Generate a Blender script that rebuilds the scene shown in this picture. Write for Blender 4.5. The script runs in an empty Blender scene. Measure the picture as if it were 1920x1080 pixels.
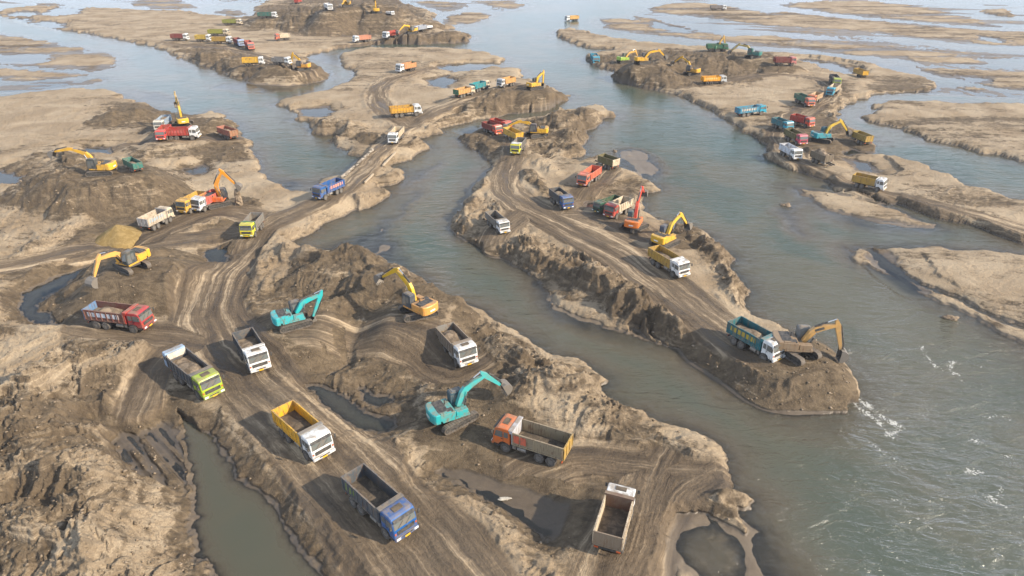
import bpy, math, random
import numpy as np
from math import radians as R, sin, cos, pi, atan2, hypot
from mathutils import Vector, Matrix

# ------------------------------------------------------------------ camera, light, exposure
CAM_H = 48.0; PITCH = R(28.33); FOC = 1280.0
scn = bpy.context.scene
cam_d = bpy.data.cameras.new('camera'); cam = bpy.data.objects.new('camera', cam_d)
scn.collection.objects.link(cam)
cam.location = (0, 0, CAM_H); cam.rotation_euler = (R(90) - PITCH, 0, 0)
cam_d.sensor_width = 36; cam_d.lens = 36 * FOC / 1920; cam_d.clip_start = 0.5; cam_d.clip_end = 12000
scn.camera = cam

SUN_EL, SUN_AZ = R(31), R(110)          # azimuth from +Y towards +X
world = bpy.data.worlds.new('World'); scn.world = world; world.use_nodes = True
wn = world.node_tree; wn.nodes.clear()
w_out = wn.nodes.new('ShaderNodeOutputWorld'); w_bg = wn.nodes.new('ShaderNodeBackground')
w_sky = wn.nodes.new('ShaderNodeTexSky'); w_sky.sky_type = 'NISHITA'; w_sky.sun_disc = False
w_sky.sun_elevation = SUN_EL; w_sky.sun_rotation = SUN_AZ
w_sky.air_density = 1.0; w_sky.dust_density = 1.0; w_sky.ozone_density = 1.6
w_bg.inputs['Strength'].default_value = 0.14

w_tc = wn.nodes.new('ShaderNodeTexCoord'); w_sp = wn.nodes.new('ShaderNodeSeparateXYZ'); wn.links.new(w_tc.outputs['Generated'], w_sp.inputs[0])
def w_math(op, a, b):
    nd = wn.nodes.new('ShaderNodeMath'); nd.operation = op
    for i, q in enumerate((a, b)):
        if isinstance(q, (int, float)): nd.inputs[i].default_value = q
        else: wn.links.new(q, nd.inputs[i])
    return nd.outputs[0]
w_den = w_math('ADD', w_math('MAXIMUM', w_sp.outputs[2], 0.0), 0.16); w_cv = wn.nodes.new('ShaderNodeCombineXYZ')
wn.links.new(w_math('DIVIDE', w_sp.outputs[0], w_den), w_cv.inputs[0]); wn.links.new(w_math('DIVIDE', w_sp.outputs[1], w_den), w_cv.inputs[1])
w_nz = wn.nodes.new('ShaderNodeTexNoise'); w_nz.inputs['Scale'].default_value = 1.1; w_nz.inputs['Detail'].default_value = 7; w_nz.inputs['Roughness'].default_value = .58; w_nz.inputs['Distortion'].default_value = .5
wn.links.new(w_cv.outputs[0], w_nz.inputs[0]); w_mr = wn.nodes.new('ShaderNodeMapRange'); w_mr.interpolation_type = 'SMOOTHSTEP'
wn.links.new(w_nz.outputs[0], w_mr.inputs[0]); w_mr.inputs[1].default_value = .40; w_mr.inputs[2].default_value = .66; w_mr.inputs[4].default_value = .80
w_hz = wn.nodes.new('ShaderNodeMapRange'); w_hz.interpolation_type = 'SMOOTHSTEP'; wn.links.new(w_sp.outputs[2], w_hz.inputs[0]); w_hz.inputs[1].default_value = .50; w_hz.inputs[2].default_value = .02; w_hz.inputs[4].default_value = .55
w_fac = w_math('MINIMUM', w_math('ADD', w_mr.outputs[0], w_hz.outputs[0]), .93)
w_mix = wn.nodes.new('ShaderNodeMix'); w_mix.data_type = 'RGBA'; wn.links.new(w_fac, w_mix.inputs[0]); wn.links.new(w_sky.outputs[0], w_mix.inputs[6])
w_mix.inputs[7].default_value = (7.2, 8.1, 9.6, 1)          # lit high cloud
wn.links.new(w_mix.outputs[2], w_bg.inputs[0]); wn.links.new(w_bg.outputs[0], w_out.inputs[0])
sun_d = bpy.data.lights.new('sun', 'SUN'); sun = bpy.data.objects.new('sun', sun_d)
scn.collection.objects.link(sun)
sun_d.energy = 4.8; sun_d.angle = R(0.9); sun_d.color = (1.0, 0.88, 0.71)
S = Vector((cos(SUN_EL) * sin(SUN_AZ), cos(SUN_EL) * cos(SUN_AZ), sin(SUN_EL)))
sun.rotation_euler = S.to_track_quat('Z', 'Y').to_euler()
scn.view_settings.view_transform = 'Standard'; scn.view_settings.look = 'None'
scn.view_settings.exposure = 0.62; scn.view_settings.gamma = 1.0
scn.view_settings.use_curve_mapping = False

rng = np.random.default_rng(7); random.seed(7)

# ------------------------------------------------------------------ photograph <-> ground
def ray(px, py):
    u = (px - 960) / FOC; v = (py - 540) / FOC
    return np.array([u, cos(PITCH) - v * sin(PITCH), -sin(PITCH) - v * cos(PITCH)])
def ground(px, py, z=0.0):
    d = ray(px, py); t = (z - CAM_H) / d[2]
    return np.array([d[0] * t, d[1] * t])
def to_world(pts, z=0.0):
    return np.array([ground(a, b, z) for a, b in pts])

# ------------------------------------------------------------------ noise
def _hash(ix, iy, seed):
    h = (ix.astype(np.int64) * 374761393 + iy.astype(np.int64) * 668265263 + seed * 1442695041) & 0xFFFFFFFF
    h = ((h ^ (h >> 13)) * 1274126177) & 0xFFFFFFFF
    return ((h ^ (h >> 16)) & 0xFFFF).astype(np.float32) * np.float32(2 * pi / 65536)
def perlin(x, y, seed=0):
    x = np.asarray(x, np.float64); y = np.asarray(y, np.float64)
    fx = np.floor(x); fy = np.floor(y); dx = (x - fx).astype(np.float32); dy = (y - fy).astype(np.float32)
    sx = dx * dx * dx * (dx * (dx * 6 - 15) + 10); sy = dy * dy * dy * (dy * (dy * 6 - 15) + 10)
    def g(ox, oy):
        a = _hash(fx + ox, fy + oy, seed); return np.cos(a) * (dx - ox) + np.sin(a) * (dy - oy)
    a = g(0, 0); b = g(1, 0); c = g(0, 1); d = g(1, 1)
    a = a + sx * (b - a); c = c + sx * (d - c)
    return (a + sy * (c - a)) * 1.5
def fbm(x, y, octs, seed=0, gain=0.5):
    s = 0; a = 1.0
    for i in range(octs):
        s = s + a * perlin(x * 2.03 ** i, y * 2.03 ** i, seed + 17 * i); a *= gain
    return s
def ridged(x, y, octs, seed=0, gain=0.5):
    s = 0; a = 1.0; w = 1.0
    for i in range(octs):
        n = 1 - np.abs(perlin(x * 2.07 ** i, y * 2.07 ** i, seed + 31 * i)) * 1.6
        n = np.clip(n, 0, 1) ** 2 * w; s = s + a * n; w = np.clip(n * 1.6, 0, 1); a *= gain
    return s
def sstep(a, b, x):
    t = np.clip((x - a) / (b - a), 0, 1); return t * t * (3 - 2 * t)

# ------------------------------------------------------------------ signed distance to a polygon (positive inside)
def poly_sd(X, Y, P, reach):
    n = X.size; out = np.full(n, -reach, np.float32)
    lo = P.min(0) - reach; hi = P.max(0) + reach
    idx = np.nonzero((X > lo[0]) & (X < hi[0]) & (Y > lo[1]) & (Y < hi[1]))[0]
    if idx.size == 0: return out
    x = X[idx]; y = Y[idx]
    dist = np.full(idx.size, reach, np.float32); par = np.zeros(idx.size, bool)
    m = len(P)
    for i in range(m):
        ax, ay = P[i]; bx, by = P[(i + 1) % m]
        if ay != by:
            yl, yh = min(ay, by), max(ay, by)
            k = np.nonzero((y >= yl) & (y < yh))[0]
            if k.size:
                xc = ax + (y[k] - ay) * (bx - ax) / (by - ay); par[k] ^= x[k] < xc
        k = np.nonzero((x > min(ax, bx) - reach) & (x < max(ax, bx) + reach) &
                       (y > min(ay, by) - reach) & (y < max(ay, by) + reach))[0]
        if k.size:
            ex, ey = bx - ax, by - ay; L2 = ex * ex + ey * ey + 1e-9
            px = x[k] - ax; py = y[k] - ay
            t = np.clip((px * ex + py * ey) / L2, 0, 1)
            d = np.hypot(px - t * ex, py - t * ey); dist[k] = np.minimum(dist[k], d)
    out[idx] = np.where(par, dist, -dist); return out
def line_sd(X, Y, P, W, reach):
    """nearest point on a polyline: |distance|, along, signed across, interpolated W"""
    n = X.size; D = np.full(n, 1e3, np.float32); U = np.zeros(n, np.float32); V = np.zeros(n, np.float32)
    Wd = np.ones(n, np.float32); s0 = 0.0
    for i in range(len(P) - 1):
        a, b = P[i], P[i + 1]; e = b - a; L = float(np.hypot(*e))
        k = np.nonzero((X > min(a[0], b[0]) - reach) & (X < max(a[0], b[0]) + reach) &
                       (Y > min(a[1], b[1]) - reach) & (Y < max(a[1], b[1]) + reach))[0]
        if k.size:
            px = X[k] - a[0]; py = Y[k] - a[1]; t = np.clip((px * e[0] + py * e[1]) / (L * L), 0, 1)
            qx = px - t * e[0]; qy = py - t * e[1]; d = np.hypot(qx, qy)
            lat = (px * e[1] - py * e[0]) / L; up = d < D[k]; kk = k[up]
            D[kk] = d[up]; U[kk] = (s0 + t * L)[up]; V[kk] = lat[up]
            Wd[kk] = (W[i] + (W[i + 1] - W[i]) * t)[up]
        s0 += L
    return D, U, V, Wd
def smooth_line(P, n=3):
    P = np.array(P, float)
    for _ in range(n):
        Q = [P[0]]
        for i in range(len(P) - 1): Q += [P[i] * .75 + P[i + 1] * .25, P[i] * .25 + P[i + 1] * .75]
        Q.append(P[-1]); P = np.array(Q)
    return P

# ------------------------------------------------------------------ shores (read off the photograph, laid out on the ground)
# (points, top height, bank width)
LAND = [
 # left shore with the causeway and the island behind it
 ([(-900,200),(-300,195),(0,186),(50,177),(100,172),(140,169),(170,169),(205,172),(220,177),(242,187),(265,194),(275,195),(295,205),(315,212),(322,217),(350,219),(375,217),(397,211),(425,225),(445,232),(450,240),(448,250),(457,270),(475,285),(480,302),(492,315),(488,328),(495,337),(520,347),(545,357),(550,365),(577,365),(587,347),(610,337),(640,331),(660,317),(680,300),(677,294),(655,287),(632,277),(627,268),(620,265),(640,257),(610,254),(590,252),(582,237),(580,230),(552,224),(562,220),(560,212),(540,203),(517,195),(530,190),(555,184),(587,175),(610,171),(630,164),(655,155),(667,147),(670,140),(665,130),(640,125),(640,117),(635,105),(655,97),(692,92),(730,92),(805,91),(880,96),(925,105),(950,112),(940,120),(905,117),(870,119),(840,122),(852,128),(905,127),(960,129),(975,135),(981,145),(975,151),(995,152),(1020,160),(1047,172),(1070,185),(1060,189),(1042,190),(1030,200),(1005,207),(960,212),(945,217),(890,227),(850,237),(822,242),(825,250),(792,260),(790,270),(805,280),(785,292),(765,302),(742,308),(735,314),(755,320),(760,334),(740,347),(715,352),(720,355),(735,362),(715,378),(695,390),(675,396),(650,386),(636,384),(650,400),(620,412),(585,432),(565,445),(545,456),(565,464),(580,471),(630,474),(705,482),(735,499),(780,515),(805,530),(810,540),(817,552),(842,562),(880,575),(905,585),(927,605),(960,620),(992,635),(1015,650),(1042,667),(1070,673),(1097,685),(1115,702),(1137,715),(1127,730),(1130,745),(1150,760),(1172,770),(1200,777),(1220,792),(1272,802),(1305,810),(1342,835),(1365,860),(1370,885),(1380,910),(1382,920),(1412,930),(1415,940),(1402,950),(1382,955),(1387,975),(1400,997),(1395,1005),(1360,982),(1335,972),(1310,965),(1285,970),(1260,982),(1247,995),(1250,1017),(1245,1047),(1235,1080),(1225,1180),(1200,1500),(-1500,1500),(-1500,600)], 1.15, 1.6),
 # long central peninsula
 ([(1157,219),(1142,210),(1110,200),(1095,205),(1080,212),(1052,210),(1042,217),(1020,222),(997,225),(960,232),(925,240),(900,247),(862,257),(865,267),(870,270),(897,280),(902,292),(930,305),(932,312),(905,327),(907,340),(882,357),(885,365),(865,380),(870,392),(845,410),(850,430),(865,442),(890,452),(905,460),(920,472),(955,490),(975,502),(1010,520),(1017,540),(1032,557),(1040,580),(1080,595),(1135,615),(1167,625),(1197,635),(1235,647),(1285,660),(1302,680),(1330,695),(1360,715),(1380,737),(1417,752),(1440,767),(1465,770),(1497,776),(1540,762),(1557,762),(1562,745),(1587,737),(1575,712),(1565,692),(1547,675),(1522,657),(1500,640),(1470,622),(1440,612),(1420,608),(1402,590),(1397,572),(1407,552),(1402,540),(1395,530),(1365,500),(1377,487),(1360,467),(1335,447),(1310,435),(1280,428),(1250,422),(1235,418),(1215,414),(1205,400),(1200,385),(1210,365),(1240,355),(1222,347),(1197,337),(1175,325),(1160,318),(1150,306),(1125,296),(1107,300),(1085,307),(1065,305),(1072,295),(1097,287),(1090,275),(1105,257),(1102,242),(1115,240),(1135,227),(1130,222)], 1.6, 1.0),
 # right shore
 ([(1047,60),(1067,54),(1090,60),(1135,70),(1160,75),(1190,80),(1235,84),(1285,89),(1322,90),(1370,94),(1420,99),(1465,101),(1555,109),(1590,115),(1647,125),(1690,140),(1727,147),(1760,160),(1740,172),(1692,173),(1657,176),(1627,182),(1602,192),(1585,200),(1570,210),(1564,222),(1575,236),(1600,246),(1632,258),(1638,268),(1625,280),(1630,290),(1690,300),(1727,310),(1765,330),(1815,352),(1865,370),(1920,380),(2100,400),(2400,480),(2400,620),(2100,520),(1920,457),(1865,440),(1815,420),(1765,410),(1737,400),(1690,387),(1652,372),(1590,357),(1560,345),(1512,327),(1485,317),(1442,292),(1438,275),(1425,265),(1405,252),(1360,220),(1320,200),(1300,190),(1272,177),(1222,170),(1185,157),(1160,150),(1162,145),(1145,132),(1125,127),(1100,115),(1100,107),(1120,101),(1155,97),(1160,94),(1095,89),(1077,80),(1052,72)], 1.2, 0.8),
 # far left island with the big ridge
 ([(-400,40),(0,29),(0,20),(25,16),(75,12),(150,15),(215,17),(275,21),(345,21),(390,29),(450,34),(475,32),(480,15),(497,5),(520,-4),(580,-12),(700,-14),(737,-4),(755,6),(795,18),(817,27),(810,38),(830,47),(860,52),(825,59),(875,62),(885,72),(870,80),(805,82),(730,82),(720,81),(662,87),(605,97),(567,107),(572,118),(580,125),(617,137),(612,150),(580,157),(540,160),(475,149),(440,145),(390,127),(340,110),(325,100),(262,82),(212,72),(150,60),(105,54),(60,45),(30,35),(0,30),(-400,44)], 1.0, 1.2),
]
BARS = [   # low dry bars: (points, height, bank width)
 ([(0,64),(50,72),(112,82),(167,95),(120,99),(50,101),(0,103),(-600,90),(-600,60)], .45, 6),
 ([(95,101),(150,99),(200,99),(214,106),(220,112),(212,122),(202,130),(175,134),(140,131),(60,126),(0,122),(-600,125),(-600,118),(0,121),(70,119),(98,111)], .45, 5),
 ([(0,129),(60,132),(110,134),(160,140),(120,147),(75,151),(30,153),(15,152),(0,148),(-500,150),(-500,130)], .6, 5),
 ([(-500,165),(0,163),(60,155),(150,152),(195,147),(198,152),(175,158),(100,166),(0,173),(-500,185)], .08, 6),
 ([(1620,221),(1637,210),(1640,197),(1657,192),(1700,192),(1740,191),(1840,197),(1920,200),(2300,215),(2300,380),(2100,345),(1920,305),(1865,292),(1815,278),(1750,265),(1685,242),(1647,230)], .9, 1.2),
 ([(1590,467),(1600,472),(1615,467),(1630,478),(1650,497),(1700,522),(1760,550),(1830,585),(1920,618),(2200,700),(2200,780),(1920,645),(1870,622),(1815,592),(1772,572),(1710,540),(1670,517),(1605,487)], .55, 2.0),
 ([(1640,466),(1700,467),(1765,466),(1840,472),(1920,480),(2300,510),(2300,760),(1920,612),(1830,578),(1740,535),(1690,507),(1660,487)], .8, 1.6),
 ([(1490,354),(1520,359),(1560,364),(1600,370),(1652,385),(1690,400),(1725,414),(1757,422),(1750,427),(1690,420),(1665,412),(1615,410),(1580,402),(1545,392),(1522,382),(1512,370)], .5, 2.5),
 ([(1555,398),(1600,404),(1640,409),(1700,422),(1758,428),(1740,429),(1690,425),(1640,415),(1580,404)], .12, 2),
 ([(1120,37),(1140,34),(1180,36),(1215,42),(1240,54),(1290,66),(1340,70),(1320,76),(1270,69),(1200,62),(1160,58),(1130,50)], .5, 6),
 ([(1185,30),(1210,32),(1260,45),(1310,58),(1360,68),(1440,66),(1520,76),(1600,82),(1700,88),(1800,103),(1850,119),(1830,122),(1740,118),(1640,107),(1560,100),(1480,90),(1400,84),(1330,74),(1270,62),(1210,47)], .5, 6),
 ([(1210,18),(1245,8),(1300,4),(1360,10),(1440,25),(1475,22),(1600,36),(1740,47),(1860,58),(2100,65),(2100,95),(1860,84),(1740,73),(1620,60),(1520,52),(1440,48),(1360,38),(1290,30),(1240,25)], .6, 6),
 ([(1455,9),(1500,4),(1600,0),(1700,8),(1790,25),(1895,55),(1830,48),(1700,38),(1600,30),(1500,16)], .5, 8),
 ([(1830,20),(1880,16),(1915,33),(1870,30)], .9, 4),
 ([(1715,124),(1740,128),(1840,132),(2100,140),(2100,180),(1920,170),(1860,163),(1800,150),(1740,140)], .6, 4),
 ([(1620,98),(1700,99),(1770,103),(1900,107),(1880,111),(1760,110),(1680,106)], .3, 4),
 ([(1790,162),(1830,163),(1855,171),(1820,172)], .3, 3),
 ([(830,43),(840,30),(870,24),(905,24),(925,28),(895,42),(850,46)], .6, 5),
 ([(775,4),(800,1),(880,6),(870,18),(835,22),(800,14)], .4, 6),
 ([(257,0),(330,-4),(372,15),(300,18),(245,10)], .3, 8),
 ([(400,22),(420,17),(450,20),(462,28),(430,31)], .3, 5),
 ([(880,2),(960,1),(985,10),(960,18),(915,10)], .3, 5),
 ([(64,6),(110,6),(118,11),(80,12)], .1, 6),
]
SHOALS = [
 ([(1440,44),(1560,60),(1700,80),(1800,92),(1960,106),(2100,118),(2100,128),(1800,104),(1640,84),(1500,64),(1440,54)], -.0),
 ([(1700,108),(1800,122),(1960,132),(2100,140),(2100,150),(1800,136),(1710,120)], -.0),
 ([(1560,6),(1700,20),(1800,40),(1860,52),(1740,44),(1600,26)], -.02), ([(-300,96),(100,96),(190,98),(100,103),(-300,106)], -.02),
 ([(1640,150),(1740,160),(1860,172),(2000,180),(1900,186),(1740,176)], .01), ([(360,2),(480,6),(620,-8),(400,-8)], .02), ([(900,16),(960,6),(1000,12),(940,24)], .03),  # bars just under the surface: (points, depth)
 ([(600,470),(640,458),(690,450),(735,455),(755,480),(762,505),(735,515),(690,500),(630,490)], .05),
 ([(650,455),(700,425),(745,395),(775,360),(795,355),(790,375),(765,400),(735,435),(740,460),(700,465)], .04),
 ([(745,345),(790,318),(830,300),(835,310),(800,335),(760,352)], .10),
 ([(520,342),(540,337),(568,342),(575,347),(560,353),(535,352)], .05),
 ([(1152,282),(1180,277),(1208,280),(1228,292),(1247,317),(1232,338),(1205,335),(1180,322),(1160,305)], -.045),
 ([(1553,397),(1600,404),(1640,420),(1700,426),(1758,430),(1690,436),(1640,434),(1600,430),(1565,414)], .10),
 ([(1455,385),(1490,380),(1500,410),(1520,440),(1500,450),(1470,425),(1450,400)], .07),
 ([(1225,955),(1300,950),(1380,975),(1425,1000),(1450,1040),(1480,1110),(1450,1190),(1200,1190),(1225,1040)], -.035),
 ([(1360,1030),(1440,1020),(1490,1060),(1530,1130),(1440,1170),(1340,1080)], .06),
 ([(560,105),(600,100),(640,112),(650,125),(610,120)], .10),
 ([(95,48),(120,40),(60,38),(20,30),(60,42)], .05),
 ([(470,150),(560,160),(540,172),(470,176),(400,168),(390,160)], .12),
 ([(250,172),(300,172),(340,185),(330,195),(270,188)], .10),
 ([(1040,590),(1130,612),(1200,636),(1180,640),(1100,615),(1045,596)], .12),
 ([(1380,740),(1470,775),(1540,768),(1600,745),(1560,800),(1450,800)], .35),
 ([(1010,515),(1060,520),(1160,560),(1170,600),(1140,618),(1060,600)], .0),
 ([(1540,100),(1700,125),(1760,165),(1640,160),(1590,140)], .08),
 ([(1400,62),(1500,80),(1640,100),(1700,92),(1560,72)], .08),
 ([(1440,10),(1600,35),(1900,62),(2000,90),(1900,60),(1600,25)], .06),
 ([(250,860),(350,870),(372,960),(440,1030),(480,1080),(500,1150),(420,1150),(380,1040),(330,970)], .18),
 ([(480,990),(540,1010),(570,1060),(560,1120),(500,1120)], .15),
]
PONDS = [  # (points, depth, outer slope)
 ([(332,765),(375,806),(405,830),(435,867),(440,887),(468,918),(490,930),(512,950),(517,962),(530,997),(560,1030),(580,1055),(602,1078),(660,1160),(440,1160),(410,1080),(387,1035),(387,1010),(375,982),(380,965),(372,940),(368,915),(360,885),(348,850),(335,815),(322,780)], .9, .55),
 ([(165,497),(140,507),(117,518),(95,530),(62,545),(45,549),(42,577),(47,592),(80,604),(105,612),(142,612),(148,605),(110,596),(75,585),(72,572),(82,556),(104,545),(125,525),(150,508)], .5, .5),
 ([(385,470),(447,457),(440,475),(425,490),(395,493)], .4, .4),
 ([(570,722),(590,740),(607,762),(650,788),(690,800),(720,810),(750,800),(742,788),(700,775),(655,752),(620,738),(600,728)], .5, .5),
 ([(677,730),(735,745),(737,752),(720,757),(690,742)], .3, .4),
 ([(630,640),(655,632),(655,650),(650,685),(637,690),(628,660)], .4, .5),
 ([(603,668),(615,680),(617,697),(607,697)], .3, .5),
 ([(820,838),(850,838),(878,850),(890,868),(940,900),(985,905),(1040,912),(1100,935),(1108,955),(1080,985),(1050,1008),(1020,1000),(985,980),(930,945),(875,915),(835,890)], -.05, .45),
 ([(340,318),(375,313),(398,322),(370,328)], .2, .3),
 ([(0,320),(40,333),(38,345),(0,343),(-60,335)], .3, .3),
 ([(237,457),(262,453),(268,458),(245,465)], .3, .3),
 ([(150,279),(200,282),(205,288),(170,288)], .2, .3),
 ([(1097,375),(1130,373),(1150,378),(1135,388),(1100,387)], .25, .3),
 ([(805,150),(840,143),(850,152),(835,166),(810,160)], .25, .2),
 ([(835,123),(880,121),(925,124),(900,131),(850,136),(830,132)], .12, .2),
 ([(575,205),(600,203),(622,210),(600,220),(575,217)], .12, .2),
 ([(870,245),(900,238),(900,246),(880,250)], .12, .2),
 ([(1580,278),(1620,275),(1622,288),(1600,290),(1585,285)], .3, .25),
 ([(1590,300),(1625,308),(1640,322),(1610,318)], .1, .15),
 ([(640,60),(665,62),(670,68),(645,70)], .15, .2),
 ([(1165,131),(1172,136),(1164,141),(1158,137)], .2, .3),
 ([(1640,487),(1655,478),(1672,500),(1730,545),(1710,545),(1670,515)], .1, .15),
 ([(12,28),(40,22),(72,24),(60,30),(30,31)], .1, .1), ([(80,27),(110,15),(150,15),(140,27),(100,32)], .1, .1),
 ([(60,44),(85,40),(110,44),(116,53),(80,48)], .1, .1), ([(30,36),(48,35),(52,42)], .1, .1),
 ([(1225,40),(1250,48),(1300,57),(1290,62),(1240,55),(1222,50)], .12, .1),
 ([(1500,112),(1560,118),(1600,135),(1590,140),(1540,125)], .12, .15),
 ([(1800,143),(1850,150),(1850,155),(1800,152)], .12, .1),
 ([(1835,68),(1885,77),(1870,80),(1840,75)], .12, .1),
]
# roads: points, widths (m), heights (m)
ROADS = [
 ([(930,1300),(850,1120),(800,1060),(715,960),(640,870),(570,790),(490,720),(430,665),(395,610),(392,560),(415,515),(448,478),(470,447),(500,420),(545,402),(600,380),(645,352),(685,315),(725,270),(765,233),(815,205),(865,188),(920,172),(965,160)],
  [12.5,12,12,11.5,11,10.5,10,10,10,9.5,9,8,6.5,6,6,6,5.6,5.6,5.6,5.6,6,7,8,9],
  [1.5,1.5,1.5,1.5,1.4,1.4,1.3,1.2,1.1,1.0,1.0,1.1,1.3,1.4,1.6,1.8,2.0,2.0,1.9,1.8,2.2,2.8,3.2,3.4]),
 ([(478,438),(430,435),(360,447),(280,455),(220,463),(130,472),(60,490),(0,505),(-200,540)], [6,6,6,7,6,5,5,5,5], [1.2]*9),
 ([(470,405),(420,395),(370,405),(310,430),(250,452),(150,475)], [6,9,9,7,6,5], [1.3]*6),
 ([(150,612),(220,622),(300,625),(380,640)], [4.5,5,6,8], [1.1]*4),
 ([(972,258),(962,290),(945,325),(950,360),(990,390),(1060,420),(1130,455),(1200,500),(1260,545),(1320,595),(1375,640),(1420,672)],
  [6,6,6,7,9,10,10,9.5,10,9,7,4.5], [1.8,1.8,1.8,1.8,1.8,1.8,1.9,2.0,2.0,2.0,2.0,2.0]),
 ([(1055,395),(1080,370),(1115,345),(1140,325),(1150,312)], [6,6,5,5,4], [1.7,1.6,1.6,1.4,1.2]),
 ([(1050,400),(1110,400),(1160,412),(1210,440)], [5,7,7,6], [1.8]*4),
 ([(930,440),(945,425),(975,400)], [6,6,6], [1.8]*3),
 ([(1010,880),(1080,855),(1160,865),(1260,885),(1370,900)], [7,6,5,4,3], [1.0,1.0,.9,.8,.5]),
 ([(1130,1200),(1165,1080),(1190,990),(1218,920),(1240,870)], [9,8,8,7,5], [1.0]*5),
 ([(1200,1100),(1230,1000),(1270,920),(1330,890)], [4,4,4,4], [1.0]*4),
 ([(1340,155),(1420,140),(1500,140),(1560,155),(1555,185),(1505,208),(1470,235),(1465,270),(1490,300),(1550,330),(1620,352),(1720,378),(1830,405),(1960,445),(2300,560)],
  [6,6,6,6,6,7,8,8,7,6,5.5,5.5,5.5,6,6], [1.3]*15),
 ([(320,82),(400,88),(470,100),(530,120),(575,135)], [7,8,8,8,8], [1.2,1.3,1.5,2.2,2.8]),
 ([(640,85),(700,80),(740,72),(800,62)], [5,5,5,5], [1.1]*4),
 ([(765,235),(730,215),(700,185),(720,150),(760,140),(820,125)], [7,7,6,6,6,4], [1.6,1.4,1.2,1.2,1.2,1.0]),
 ([(600,640),(700,640),(800,660),(840,700),(880,680)], [7,8,8,7,6], [.9,.8,.9,1.1,1.2]),
 ([(260,760),(280,700),(330,650),(380,620)], [5,5,5,6], [1.1]*4),
 ([(200,275),(300,268),(380,265),(440,262)], [4,5,5,4], [1.1]*4),
]
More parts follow.
